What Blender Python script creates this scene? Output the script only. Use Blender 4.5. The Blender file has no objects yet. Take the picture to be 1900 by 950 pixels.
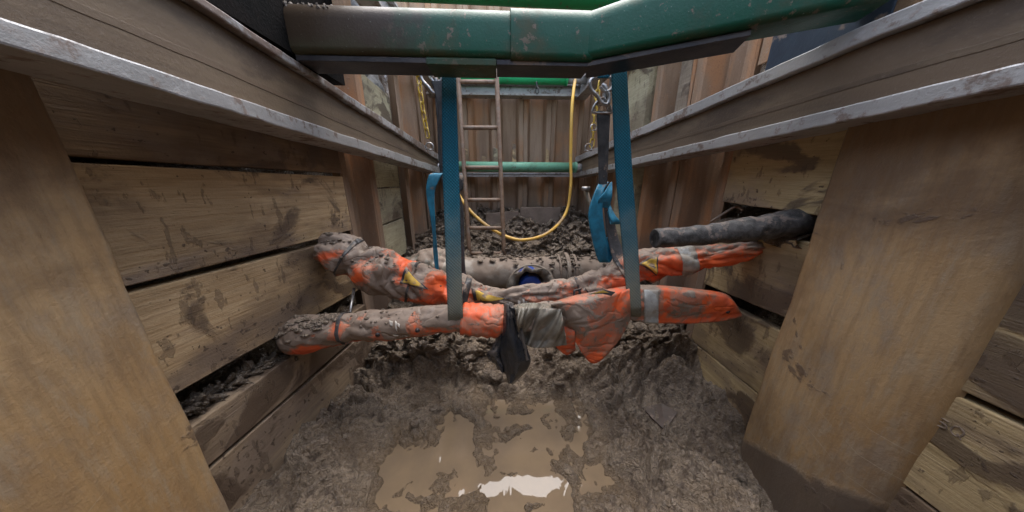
import bpy, math, random
import numpy as np
from mathutils import Vector, Matrix
random.seed(7); RNG = np.random.default_rng(7)
sc = bpy.context.scene
COL = sc.collection
R = math.radians

# ------------------------------------------------------------------ camera
FPX = 477.0; HOR = 335.0; VPX = 925.0
pitch = math.atan((475-HOR)/FPX); yaw = math.atan((950-VPX)/FPX*math.cos(pitch))
Fv = np.array([math.sin(yaw)*math.cos(pitch), math.cos(yaw)*math.cos(pitch), -math.sin(pitch)])
Rv = np.array([math.cos(yaw), -math.sin(yaw), 0.0]); Uv = np.cross(Rv, Fv)
CP = np.array([0, 0, 1.25])
cd = bpy.data.cameras.new('camera'); cam = bpy.data.objects.new('camera', cd); COL.objects.link(cam)
cd.sensor_width = 36; cd.sensor_fit = 'HORIZONTAL'; cd.lens = 36*FPX/1900; cd.clip_start = .02; cd.clip_end = 500
M = Matrix(((Rv[0], Uv[0], -Fv[0], CP[0]), (Rv[1], Uv[1], -Fv[1], CP[1]), (Rv[2], Uv[2], -Fv[2], CP[2]), (0, 0, 0, 1)))
cam.matrix_world = M
sc.camera = cam

# ------------------------------------------------------------------ world, sun, exposure
SUN_EL, SUN_AZ = R(76), R(20)     # soft overcast light from high up, a little beyond the far end
w = bpy.data.worlds.new('World'); sc.world = w; w.use_nodes = True
nt = w.node_tree; nt.nodes.clear()
sky = nt.nodes.new('ShaderNodeTexSky'); sky.sky_type = 'NISHITA'; sky.sun_disc = False
sky.sun_elevation = SUN_EL; sky.sun_rotation = SUN_AZ; sky.dust_density = 1.0; sky.air_density = 1.0
hs = nt.nodes.new('ShaderNodeHueSaturation'); hs.inputs['Saturation'].default_value = .58
bg = nt.nodes.new('ShaderNodeBackground'); bg.inputs['Strength'].default_value = .15
wo = nt.nodes.new('ShaderNodeOutputWorld')
nt.links.new(sky.outputs[0], hs.inputs['Color']); nt.links.new(hs.outputs[0], bg.inputs['Color']); nt.links.new(bg.outputs[0], wo.inputs[0])
sl = bpy.data.lights.new('sun', 'SUN'); sun = bpy.data.objects.new('sun', sl); COL.objects.link(sun)
sl.energy = 1.0; sl.angle = R(60); sl.color = (1, .91, .79)
sdir = Vector((math.cos(SUN_EL)*math.sin(SUN_AZ), math.cos(SUN_EL)*math.cos(SUN_AZ), math.sin(SUN_EL)))
sun.rotation_euler = sdir.to_track_quat('Z', 'Y').to_euler()
sc.view_settings.view_transform = 'Standard'; sc.view_settings.look = 'None'
sc.view_settings.gamma = 1; sc.view_settings.use_curve_mapping = False
sc.view_settings.exposure = 2.45
sc.cycles.use_denoising = True
sc.cycles.max_bounces = 7; sc.cycles.diffuse_bounces = 5; sc.cycles.glossy_bounces = 4
sc.cycles.sample_clamp_indirect = 6

# ------------------------------------------------------------------ pixel -> point on a real plane
def ray(px, py): return Fv + Rv*(px-950)/FPX + Uv*(475-py)/FPX
def at(px, py, x=None, y=None, z=None):
    d = ray(px, py)
    t = (x-CP[0])/d[0] if x is not None else (y-CP[1])/d[1] if y is not None else (z-CP[2])/d[2]
    return CP + d*t
LA, LB = np.array([-.9, .62]), np.array([-.8, 1.45])         # line of the left timber wall in plan
def lwx(y): return LA[0] + (y-LA[1])*(LB[0]-LA[0])/(LB[1]-LA[1])
def atL(px, py, off=0.0):
    d = ray(px, py); k = (LB[0]-LA[0])/(LB[1]-LA[1])
    t = (LA[0]+off - k*LA[1])/(d[0]-k*d[1]); return CP + d*t
def depth(p): return float((np.asarray(p)-CP) @ Fv)

# ------------------------------------------------------------------ noise in numpy
def _h(ix, iy, iz, s):
    n = (ix*374761393 + iy*668265263 + iz*2147483647 + s*1274126177) & 0xffffffff
    n = ((n ^ (n >> 13))*1274126177) & 0xffffffff
    n = (n ^ (n >> 16)) & 0xffffffff
    n = ((n ^ (n >> 11))*2654435761) & 0xffffffff
    return ((n ^ (n >> 15)) & 0xffffff)/float(0xffffff)
def vnoise(x, y, z=0.0, s=0):
    x, y, z = np.broadcast_arrays(np.asarray(x, float), np.asarray(y, float), np.asarray(z, float))
    ix, iy, iz = np.floor(x).astype(np.int64), np.floor(y).astype(np.int64), np.floor(z).astype(np.int64)
    fx, fy, fz = x-ix, y-iy, z-iz
    fx, fy, fz = [f*f*f*(f*(f*6-15)+10) for f in (fx, fy, fz)]
    r = 0
    for a in (0, 1):
        for b in (0, 1):
            for c in (0, 1):
                r = r + _h(ix+a, iy+b, iz+c, s)*(fx if a else 1-fx)*(fy if b else 1-fy)*(fz if c else 1-fz)
    return r*2-1
def fbm(x, y, z=0.0, o=4, s=0, g=.5):
    r, a = 0, 1
    for k in range(o):
        r = r + a*vnoise(np.asarray(x)*2**k, np.asarray(y)*2**k, np.asarray(z)*2**k, s+k*17); a *= g
    return r
def worley(x, y, s=0):
    ix, iy = np.floor(x).astype(np.int64), np.floor(y).astype(np.int64)
    f1 = np.full(x.shape, 9.0); f2 = np.full(x.shape, 9.0)
    for a in (-1, 0, 1):
        for b in (-1, 0, 1):
            cx, cy = ix+a, iy+b
            d = np.hypot(cx+_h(cx, cy, 0, s)-x, cy+_h(cx, cy, 0, s+5)-y)
            f2 = np.where(d < f1, f1, np.minimum(f2, d)); f1 = np.minimum(f1, d)
    return f1, f2

# ------------------------------------------------------------------ tagging
def tag(o, label=None, cat=None, group=None, kind=None):
    if label: o['label'] = label
    if cat: o['category'] = cat
    if group: o['group'] = group
    if kind: o['kind'] = kind
    return o
def empty(name, loc, label, cat, group=None):
    o = bpy.data.objects.new(name, None); COL.objects.link(o); o.location = tuple(float(v) for v in loc)
    o.empty_display_size = .05
    bpy.context.view_layer.update()
    return tag(o, label, cat, group)

class MB:
    def __init__(s): s.v = []; s.f = []
    def add(s, vs, fs):
        n = len(s.v); s.v += [tuple(float(c) for c in v) for v in vs]; s.f += [tuple(i+n for i in f) for f in fs]; return s
    def box(s, a, b):
        x0, y0, z0 = a; x1, y1, z1 = b
        return s.add([(x0, y0, z0), (x1, y0, z0), (x1, y1, z0), (x0, y1, z0), (x0, y0, z1), (x1, y0, z1), (x1, y1, z1), (x0, y1, z1)],
                     [(0, 3, 2, 1), (4, 5, 6, 7), (0, 1, 5, 4), (1, 2, 6, 5), (2, 3, 7, 6), (3, 0, 4, 7)])
    def hexa(s, q0, q1):          # two quads (front and back) -> solid
        return s.add(list(q0)+list(q1), [(0, 1, 2, 3), (7, 6, 5, 4), (0, 4, 5, 1), (1, 5, 6, 2), (2, 6, 7, 3), (3, 7, 4, 0)])
    def tube(s, pts, rad, n=12, cap=True, closed=False):
        pts = [np.asarray(p, float) for p in pts]; m = len(pts)
        rad = [rad]*m if np.isscalar(rad) else list(rad)
        vs = []; up = None
        for i in range(m):
            t = (pts[(i+1) % m]-pts[i-1]) if closed else pts[min(i+1, m-1)]-pts[max(i-1, 0)]
            t = t/(np.linalg.norm(t)+1e-9)
            if up is None:
                up = np.array([0, 0, 1.0]) if abs(t[2]) < .9 else np.array([0, 1.0, 0])
            up = up - t*(up@t); up /= np.linalg.norm(up); sd = np.cross(t, up)
            for k in range(n):
                a = 2*math.pi*k/n; vs.append(pts[i]+rad[i]*(math.cos(a)*up+math.sin(a)*sd))
        fs = []
        for i in range(m if closed else m-1):
            for k in range(n):
                a, b = i*n+k, i*n+(k+1) % n; c, d = ((i+1) % m)*n+(k+1) % n, ((i+1) % m)*n+k
                fs.append((a, d, c, b))
        if cap and not closed: fs += [tuple(range(n)), tuple((m-1)*n+k for k in range(n-1, -1, -1))]
        return s.add(vs, fs)
    def grid(s, P, flip=False):   # P: (n,m,3)
        n, m = P.shape[:2]
        fs = [(i*m+j, (i+1)*m+j, (i+1)*m+j+1, i*m+j+1) for i in range(n-1) for j in range(m-1)]
        if flip: fs = [f[::-1] for f in fs]
        return s.add(P.reshape(-1, 3), fs)
    def build(s, name, mat, parent=None, smooth=False, bevel=0, solid=0, origin=None, solid_off=0):
        me = bpy.data.meshes.new(name); v = np.array(s.v)
        o0 = np.array(parent.location if parent else (origin if origin is not None else (0, 0, 0)))
        if parent and parent.type == 'MESH': o0 = np.array(parent.matrix_world.translation)
        if parent is not None and parent.parent is not None: o0 = np.array(parent.matrix_world.translation)
        if parent is None and origin is None: o0 = np.array([(v[:, 0].min()+v[:, 0].max())/2, (v[:, 1].min()+v[:, 1].max())/2, v[:, 2].min()])
        v = v-o0
        me.from_pydata([tuple(c) for c in v], [], s.f); me.update()
        if smooth: me.shade_smooth()
        me.materials.append(mat)
        o = bpy.data.objects.new(name, me); COL.objects.link(o)
        if parent is not None: o.parent = parent
        else: o.location = tuple(o0)
        if solid: md = o.modifiers.new('solid', 'SOLIDIFY'); md.thickness = solid; md.offset = solid_off
        if bevel:
            md = o.modifiers.new('bevel', 'BEVEL'); md.width = bevel; md.segments = 2; md.limit_method = 'ANGLE'; md.angle_limit = R(40)
        bpy.context.view_layer.update()
        return o

def catmull(P, n):
    P = np.asarray(P, float); k = len(P); out = []
    for t in np.linspace(0, k-1, n):
        i = min(int(t), k-2); u = t-i
        p0, p1, p2, p3 = P[max(i-1, 0)], P[i], P[i+1], P[min(i+2, k-1)]
        out.append(.5*((2*p1)+(-p0+p2)*u+(2*p0-5*p1+4*p2-p3)*u*u+(-p0+3*p1-3*p2+p3)*u**3))
    return np.array(out)

# ------------------------------------------------------------------ materials
class NT:
    def __init__(s, name):
        s.m = bpy.data.materials.new(name); s.m.use_nodes = True; s.t = s.m.node_tree
        s.b = s.t.nodes['Principled BSDF']
        s.tc = s.t.nodes.new('ShaderNodeTexCoord'); s.oi = s.t.nodes.new('ShaderNodeObjectInfo')
        a = s.n('ShaderNodeVectorMath', operation='SCALE'); s.l(s.comb(s.oi.outputs['Random'], s.oi.outputs['Random'], s.oi.outputs['Random']), a.inputs[0]); a.inputs['Scale'].default_value = 37.0
        b = s.n('ShaderNodeVectorMath', operation='ADD'); s.l(s.tc.outputs['Object'], b.inputs[0]); s.l(a.outputs[0], b.inputs[1])
        s.co = b.outputs[0]; s.raw = s.tc.outputs['Object']
    def n(s, t, **k):
        x = s.t.nodes.new(t)
        for a, b in k.items(): setattr(x, a, b)
        return x
    def l(s, a, b): s.t.links.new(a, b)
    def comb(s, x, y, z):
        c = s.n('ShaderNodeCombineXYZ')
        for i, v in enumerate((x, y, z)):
            if hasattr(v, 'links') or hasattr(v, 'node'): s.l(v, c.inputs[i])
            else: c.inputs[i].default_value = v
        return c.outputs[0]
    def set(s, inp, v):
        if hasattr(v, 'node'): s.l(v, inp)
        else:
            try: inp.default_value = v
            except Exception: inp.default_value = (*v, 1)
    def noise(s, scale, det=4, rough=.55, stretch=(1, 1, 1), co=None, dist=0):
        mp = s.n('ShaderNodeMapping'); mp.inputs['Scale'].default_value = stretch; s.l(co or s.co, mp.inputs[0])
        x = s.n('ShaderNodeTexNoise'); x.inputs['Scale'].default_value = scale; x.inputs['Detail'].default_value = det
        x.inputs['Roughness'].default_value = rough; x.inputs['Distortion'].default_value = dist; s.l(mp.outputs[0], x.inputs['Vector']); return x.outputs[0]
    def vor(s, scale, stretch=(1, 1, 1), feature='F1'):
        mp = s.n('ShaderNodeMapping'); mp.inputs['Scale'].default_value = stretch; s.l(s.co, mp.inputs[0])
        x = s.n('ShaderNodeTexVoronoi', feature=feature); x.inputs['Scale'].default_value = scale; s.l(mp.outputs[0], x.inputs['Vector']); return x.outputs['Distance']
    def ramp(s, f, a, b, lo=0.0, hi=1.0):
        x = s.n('ShaderNodeMapRange', interpolation_type='SMOOTHSTEP'); s.l(f, x.inputs[0])
        for i, v in enumerate((a, b, lo, hi)): s.set(x.inputs[i+1], v)
        return x.outputs[0]
    def math(s, op, a, b=0.0, c=None):
        x = s.n('ShaderNodeMath', operation=op); s.set(x.inputs[0], a); s.set(x.inputs[1], b)
        if c is not None: s.set(x.inputs[2], c)
        return x.outputs[0]
    def mix(s, f, a, b):
        x = s.n('ShaderNodeMix', data_type='RGBA'); s.set(x.inputs[0], f)
        for i, v in ((6, a), (7, b)):
            if hasattr(v, 'node'): s.l(v, x.inputs[i])
            else: x.inputs[i].default_value = (*v, 1)
        return x.outputs[2]
    def attr(s, name):
        x = s.n('ShaderNodeAttribute', attribute_name=name); return x.outputs['Fac']
    def sep(s, co=None):
        x = s.n('ShaderNodeSeparateXYZ'); s.l(co or s.raw, x.inputs[0]); return x.outputs
    def nz(s):
        g = s.n('ShaderNodeNewGeometry'); return s.sep(g.outputs['Normal'])[2]
    def wpos(s):
        g = s.n('ShaderNodeNewGeometry'); return s.sep(g.outputs['Position'])
    def bump(s, h, strength=.4, dist=.004, prev=None):
        x = s.n('ShaderNodeBump'); x.inputs['Strength'].default_value = strength; x.inputs['Distance'].default_value = dist
        s.l(h, x.inputs['Height'])
        if prev: s.l(prev, x.inputs['Normal'])
        return x.outputs[0]
    def done(s, col=None, rough=None, nrm=None, metal=None, **k):
        if col is not None: s.set(s.b.inputs['Base Color'], col)
        if rough is not None: s.set(s.b.inputs['Roughness'], rough)
        if metal is not None: s.set(s.b.inputs['Metallic'], metal)
        if nrm is not None: s.l(nrm, s.b.inputs['Normal'])
        for a, b in k.items(): s.set(s.b.inputs[a.replace('_', ' ')], b)
        return s.m

MUD = (.20, .152, .118); MUDD = (.085, .058, .042)
def m_wood(name, c1, c2, mud=.5, stain=(.085, .055, .036), smear=(.22, .165, .125)):
    t = NT(name)
    g1 = t.noise(9, 5, .6, (.5, 9, 9), dist=.6); g2 = t.noise(60, 3, .6, (.15, 3, 6)); g3 = t.noise(2.2, 3)
    fi = t.noise(130, 3, .7, (.06, 1, 1))
    c = t.mix(t.ramp(g1, .35, .68), c1, c2)
    c = t.mix(t.ramp(g3, .4, .7, 0, .55), c, tuple(v*.62 for v in c1))
    c = t.mix(t.ramp(g2, .5, .75, 0, .4), c, tuple(v*.5 for v in c1))
    c = t.mix(t.ramp(fi, .5, .72, 0, .35), c, tuple(v*.45 for v in c1))
    d1 = t.noise(4.5, 9, .68, dist=.5); d2 = t.noise(26, 6, .6, dist=.3); d3 = t.noise(3.0, 9, .6, (1, 1, 2))
    sm = t.ramp(d3, .60-.14*mud, .74-.10*mud, 0, .8)
    c = t.mix(sm, c, smear)
    dw = t.noise(3.3, 7, .55, (1, 1, 1.3), dist=.9)
    st = t.math('MAXIMUM', t.ramp(dw, .56-.05*mud, .64-.05*mud, 0, .78), t.ramp(t.math('ADD', dw, t.math('MULTIPLY', t.noise(40, 6, .7), .25)), .72-.04*mud, .76-.04*mud, 0, .8))
    d5 = t.noise(34, 4, .55, (1, 1, .35)); d6 = t.noise(55, 3, .5)
    sp = t.math('MAXIMUM', t.ramp(t.math('ADD', d5, t.math('MULTIPLY', d1, .6)), .95-.04*mud, 1.0-.04*mud, 0, .45), t.ramp(t.math('ADD', d6, t.math('MULTIPLY', d3, .5)), .95-.03*mud, .98-.03*mud, 0, .75))
    lg = t.ramp(t.noise(1.8, 5, .6, (1, 1, 1.8)), .46, .62, 0, .6); c = t.mix(lg, c, tuple(v*1.25 for v in stain)); c = t.mix(st, c, stain); c = t.mix(sp, c, tuple(v*.85 for v in stain))
    h = t.math('ADD', t.math('MULTIPLY', g2, .5), t.math('MULTIPLY', fi, .5))
    h = t.math('ADD', h, t.math('MULTIPLY', t.math('ADD', sp, st), .8))
    return t.done(c, t.ramp(t.math('ADD', st, sm), 0, 1.2, .85, .55), t.bump(t.math('ADD', h, t.math('MULTIPLY', t.noise(160, 3), .35)), .8, .005))
WOODM = m_wood('muddy timber', (.44, .295, .15), (.58, .42, .24), .75)
WOODB = m_wood('heavily muddied timber', (.32, .23, .145), (.42, .315, .205), 1.2)
WOODC = m_wood('clean pale timber', (.40, .35, .22), (.50, .44, .29), .2, smear=(.34, .27, .18))
WOODR = m_wood('yellowish stained timber', (.44, .32, .155), (.57, .43, .235), 1.0, smear=(.25, .18, .12))
WOODD = m_wood('dark timber', (.20, .135, .08), (.28, .195, .115), .9)  # darker timber tone for boards under the beams and in the lower corner

def m_post():
    t = NT('ochre mud film on sheet steel')
    n1 = t.noise(2.5, 8, .62, (1, 1, .6)); n2 = t.noise(14, 7, .7, (1, 1, .35)); n3 = t.noise(90, 5, .7); n4 = t.noise(3.2, 9, .65, dist=.8)
    c = t.mix(t.ramp(n1, .36, .64), (.36, .215, .09), (.47, .315, .16))
    c = t.mix(t.ramp(t.noise(5, 8, .7, (1, 1, .5)), .48, .64, 0, .75), c, (.29, .235, .18))
    c = t.mix(t.ramp(n2, .46, .68, 0, .5), c, (.20, .125, .065))
    c = t.mix(t.ramp(t.noise(75, 4, .6, (1, 1, .05)), .42, .66, 0, .4), c, (.24, .155, .08))
    c = t.mix(t.ramp(t.noise(45, 6, .7, (1, 1, .2)), .47, .7, 0, .6), c, (.38, .30, .2))
    c = t.mix(t.ramp(n3, .55, .75, 0, .45), c, (.40, .30, .19))
    xyz = t.sep(t.raw); wz = t.wpos()
    q = t.math('ADD', t.math('ADD', wz[2], t.math('MULTIPLY', wz[1], -.42)), t.math('MULTIPLY', t.noise(1.5, 2), .12))
    fr = t.math('ABSOLUTE', t.math('SUBTRACT', t.math('FRACT', t.math('MULTIPLY', q, 11)), .5))
    scr = t.math('MULTIPLY', t.ramp(fr, .0, .014, 1, 0), t.math('MULTIPLY', t.ramp(t.noise(5, 3), .5, .62), t.ramp(wz[2], .55, .7, 1, 0)))
    c = t.mix(t.math('MULTIPLY', scr, .75), c, (.50, .42, .30))
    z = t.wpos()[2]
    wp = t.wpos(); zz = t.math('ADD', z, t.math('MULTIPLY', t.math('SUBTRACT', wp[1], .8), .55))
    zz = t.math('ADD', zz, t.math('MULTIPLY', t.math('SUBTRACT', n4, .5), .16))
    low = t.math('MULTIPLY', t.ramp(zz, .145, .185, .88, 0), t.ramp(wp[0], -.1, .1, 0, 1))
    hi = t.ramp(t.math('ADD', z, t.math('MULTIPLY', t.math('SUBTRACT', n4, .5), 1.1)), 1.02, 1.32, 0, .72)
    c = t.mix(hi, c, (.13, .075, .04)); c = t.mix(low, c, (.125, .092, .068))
    st = t.ramp(t.math('ADD', n4, t.math('MULTIPLY', t.noise(30, 4), .2)), .72, .76, 0, .7)
    c = t.mix(st, c, (.11, .075, .055))
    h = t.math('ADD', t.math('MULTIPLY', n3, .5), t.math('MULTIPLY', st, .6)); h = t.math('ADD', h, t.math('MULTIPLY', low, 1.5))
    return t.done(c, t.ramp(n2, .3, .7, .5, .75), t.bump(t.math('ADD', h, n2), .8, .005))
POST = m_post()
def m_pile(name, a, b, rust, mudz=.9):
    t = NT(name)
    n1 = t.noise(8, 7, .6, (1, 1, .12)); n2 = t.noise(3, 7, .6, (1, 1, .5)); n3 = t.noise(150, 4, .75); n4 = t.noise(40, 5, .7)
    c = t.mix(t.ramp(n1, .34, .66), a, b)
    c = t.mix(t.ramp(t.math('ADD', t.math('MULTIPLY', n2, .6), t.math('MULTIPLY', n1, .4)), .48, .60, 0, .75), c, rust)
    c = t.mix(t.ramp(n3, .52, .72, 0, .5), c, tuple(v*.45 for v in a)); c = t.mix(t.ramp(n4, .60, .72, 0, .6), c, (.33, .27, .22))
    z = t.wpos()[2]
    low = t.ramp(t.math('ADD', z, t.math('MULTIPLY', t.math('SUBTRACT', n2, .5), 1.0)), mudz-.25, mudz+.15, .7, 0)
    c = t.mix(low, c, (.19, .14, .105))
    return t.done(c, .72, t.bump(t.math('ADD', n3, n4), .55, .003))
PILE = m_pile('rusty pile steel', (.19, .115, .068), (.31, .21, .135), (.42, .19, .075))
PILEF = m_pile('pinkish brown pile steel', (.23, .145, .088), (.36, .255, .172), (.38, .185, .08), 1.0)
PILED = m_pile('dark brown pile steel', (.11, .07, .048), (.17, .115, .08), (.17, .09, .045), .4)

def m_alu(name='mud splashed aluminium', a=.56, b=.64):
    t = NT(name)
    n1 = t.noise(10, 7, .65, (1, .25, 1)); n2 = t.noise(30, 6, .65); n3 = t.noise(120, 3, .7)
    c = t.mix(t.ramp(n1, .35, .7), (.42, .41, .40), (.30, .29, .28))
    c = t.mix(t.ramp(t.math('ADD', t.math('MULTIPLY', n2, .5), t.math('MULTIPLY', t.noise(6, 6, .65), .5)), a-.04, b-.04, 0, .85), c, (.15, .10, .072)); c = t.mix(t.ramp(n3, .6, .75, 0, .35), c, (.6, .6, .6))
    return t.done(c, t.ramp(n2, .5, .65, .42, .8), t.bump(t.math('ADD', n2, n3), .35, .002), metal=t.ramp(n2, .56, .64, .35, 0))
ALU = m_alu(); ALUM = m_alu('mud caked aluminium', .46, .56)
def m_web():
    t = NT('brown mud film on beam web')
    n1 = t.noise(7, 7, .65, (1, .12, 1.2)); n2 = t.noise(5, 8, .65, (1, .4, 1)); n3 = t.noise(110, 4, .7)
    c = t.mix(t.ramp(n1, .38, .62), (.098, .066, .040), (.165, .117, .072))
    c = t.mix(t.ramp(t.noise(4, 7, .6, (1, .3, 1)), .5, .62, 0, .7), c, (.13, .088, .055)); c = t.mix(t.ramp(n2, .5, .66, 0, .75), c, (.06, .04, .027)); c = t.mix(t.ramp(n3, .55, .7, 0, .3), c, (.20, .155, .115))
    return t.done(c, .68, t.bump(t.math('ADD', n1, n3), .4, .003))
WEB = m_web()
def m_green(name, base, dirt=.5):
    t = NT(name)
    n1 = t.noise(3.5, 9, .65); n2 = t.noise(34, 6, .65); n3 = t.noise(140, 3, .7)
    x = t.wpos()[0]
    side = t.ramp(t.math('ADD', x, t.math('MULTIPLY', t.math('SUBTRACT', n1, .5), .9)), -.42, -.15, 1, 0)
    c = t.mix(t.ramp(n1, .4, .65, 0, .6), base, tuple(v*.6 for v in base))
    c = t.mix(t.ramp(n1, .60-.2*dirt, .74-.2*dirt, 0, .6), c, (.07, .06, .03))
    c = t.mix(t.ramp(t.math('ADD', n2, t.math('MULTIPLY', n1, .3)), .74, .80, 0, .8), c, (.16, .12, .09))
    if dirt > .3: c = t.mix(side, c, (.042, .028, .017)); c = t.mix(t.ramp(t.math('ADD', n1, t.math('MULTIPLY', t.math('SUBTRACT', 1.62, t.wpos()[2]), 2.5)), .25, .7, 0, .75), c, (.05, .06, .025))  # dirt, with shade put in at the left end and on the lower face
    c = t.mix(t.ramp(n3, .66, .76, 0, .4), c, (.45, .5, .45))
    return t.done(c, t.ramp(n1, .4, .7, .36, .65), t.bump(t.math('ADD', n2, n3), .3, .002), Specular_IOR_Level=.3)
GREEN = m_green('muddy green paint', (.004, .072, .042), .6)
GREENL = m_green('bright green paint', (.03, .40, .15), .1)
GREENP = m_green('faded mint paint', (.17, .40, .27), .25)
def simple(name, a, b, rough=.5, metal=0, sc_=12, bs=.3, mud=0.0, mudc=(.2, .15, .115), **k):
    t = NT(name); n1 = t.noise(sc_, 7, .62); n2 = t.noise(sc_*7, 4, .65)
    c = t.mix(t.ramp(n1, .35, .65), a, b)
    m_ = None
    if mud:
        m_ = t.ramp(t.math('ADD', t.noise(sc_*.6, 8, .65), t.math('MULTIPLY', t.math('MULTIPLY', t.nz(), .12), 1.0)), .68-.3*mud, .74-.3*mud, 0, .92); c = t.mix(m_, c, mudc)
    rr = t.ramp(m_, 0, 1, rough, .75) if m_ else rough
    return t.done(c, rr, t.bump(t.math('ADD', n1, n2), bs, .003), metal=metal, **k)
NAVY = simple('dark navy paint', (.008, .018, .035), (.014, .028, .048), .5, mud=.25)
ENDM = simple('shade darkened muddy end', (.002, .002, .002), (.006, .0045, .004), .9, 0, 16, 1, mud=.2, mudc=(.025, .018, .013), Specular_IOR_Level=.1)  # mud colour nearly black: shade of the strut's left end put into it
DARKST = simple('blackened steel', (.03, .03, .035), (.06, .055, .055), .45, .4, mud=.3)
STEEL = simple('worn galvanised steel', (.42, .41, .40), (.25, .24, .23), .35, .8, 30, mud=.35)
YEL = simple('scuffed yellow paint', (.55, .36, .03), (.40, .26, .03), .45, 0, 60, mud=.4)
HOSE = simple('yellow rubber', (.72, .43, .07), (.60, .36, .08), .42, 0, 8, .1, mud=.30, mudc=(.42, .29, .15))
BITU = simple('pitted black coating', (.028, .026, .025), (.09, .085, .08), .6, 0, 35, 1.0, mud=.25, mudc=(.19, .15, .125))
RUNG = simple('mud caked ladder steel', (.16, .095, .06), (.24, .16, .105), .6, 0, 22, .6, mud=.45)
GREYP = simple('mud coated grey pipe', (.14, .115, .09), (.21, .178, .145), .5, 0, 7, .6, mud=.7, mudc=(.15, .112, .085))
BLUECAP = simple('blue plastic', (.008, .04, .22), (.01, .05, .28), .4, 0, 10, .1, mud=.12)
HESS = simple('muddy grey sacking', (.13, .115, .095), (.19, .165, .135), .85, 0, 30, .9, mud=.3)
PLAST = simple('muddy film', (.15, .135, .11), (.24, .22, .18), .2, 0, 14, .5, mud=.42)
BLACKP = simple('black polythene', (.012, .016, .022), (.03, .034, .042), .26, 0, 9, .3, mud=.38, mudc=(.10, .085, .075))
TYE = simple('dark strap', (.03, .03, .035), (.06, .055, .05), .5, 0, 30, .2, mud=.3)
SLABM = simple('mud smeared slab', (.20, .15, .115), (.27, .205, .16), .75, 0, 9, .5, mud=.3)
SHARD = simple('brown shard', (.04, .024, .016), (.06, .036, .025), .35, 0, 20, .3, mud=.1)
REFL = simple('silver grey reflective tape', (.27, .27, .25), (.40, .40, .38), .55, 0, 26, .3, mud=.62, mudc=(.27, .24, .2))
YTRI = simple('yellow print', (.60, .38, .05), (.48, .31, .06), .7, 0, 25, .1, mud=.5)
BPR = simple('black print', (.03, .03, .04), (.06, .055, .055), .7, 0, 30, .1, mud=.5)
WHITEP = simple('white scuffs', (.5, .47, .42), (.42, .38, .33), .7)

def m_strap():
    t = NT('blue webbing')
    s = t.sep(); n1 = t.noise(9, 6, .65); n2 = t.noise(60, 4, .6)
    wv = t.math('MULTIPLY', t.math('SINE', t.math('MULTIPLY', s[2], 520)), t.math('SINE', t.math('MULTIPLY', s[0], 520)))
    c = t.mix(t.ramp(wv, -.6, .8), (.002, .045, .070), (.005, .095, .14))
    c = t.mix(t.ramp(n1, .45, .68, 0, .6), c, (.008, .055, .08))
    z = t.wpos()[2]
    low = t.ramp(t.math('ADD', z, t.math('MULTIPLY', t.math('SUBTRACT', n1, .5), .5)), .62, 1.25, .82, .03)
    c = t.mix(low, c, (.19, .17, .12)); c = t.mix(t.ramp(n2, .62, .74, 0, .3), c, (.17, .14, .10))
    return t.done(c, .9, t.bump(wv, .5, .0015), Specular_IOR_Level=.15)
STRAP = m_strap()
SDARK = simple('grey black webbing', (.035, .038, .042), (.065, .065, .068), .75, 0, 25, .5, mud=.25)
SBLUE = simple('clean blue webbing', (.012, .20, .33), (.008, .12, .2), .6, 0, 20, .4, mud=.15)

def m_cloth():
    t = NT('orange workwear cloth caked with mud')
    n1 = t.noise(7, 9, .68, dist=.4); n2 = t.noise(30, 6, .65); n3 = t.noise(150, 3, .7); n4 = t.noise(14, 8, .65)
    m = t.math('ADD', t.attr('mud'), t.math('MULTIPLY', t.math('SUBTRACT', n1, .5), 2.2))
    m = t.math('ADD', m, t.math('MULTIPLY', t.math('SUBTRACT', n2, .5), 1.3))
    cr = t.math('ABSOLUTE', t.math('SUBTRACT', t.noise(8, 1.5, .4, (1, 1, 1.4), dist=.8), .5)); m = t.math('ADD', m, t.ramp(cr, 0, .02, .12, 0))
    org = t.mix(t.ramp(n4, .4, .65), (.72, .10, .016), (.52, .07, .02))
    thin = t.ramp(m, .22, .46, .12, .78); thick = t.ramp(m, .58, .74)
    c = t.mix(thin, org, (.30, .155, .10)); c = t.mix(thick, c, (.205, .155, .12))
    c = t.mix(t.ramp(n2, .60, .70, 0, .5), c, (.13, .095, .07))
    c = t.mix(t.math('MULTIPLY', thick, t.ramp(n4, .55, .7, 0, .6)), c, (.30, .255, .21))
    h = t.math('ADD', t.math('MULTIPLY', thick, .7), t.math('MULTIPLY', n3, .25)); h = t.math('ADD', h, t.math('MULTIPLY', n2, .5))
    return t.done(c, t.ramp(n4, .35, .65, .5, .8), t.bump(t.ramp(cr, 0, .07), .35, .010, t.bump(h, .6, .004)))
CLOTH = m_cloth()

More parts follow.
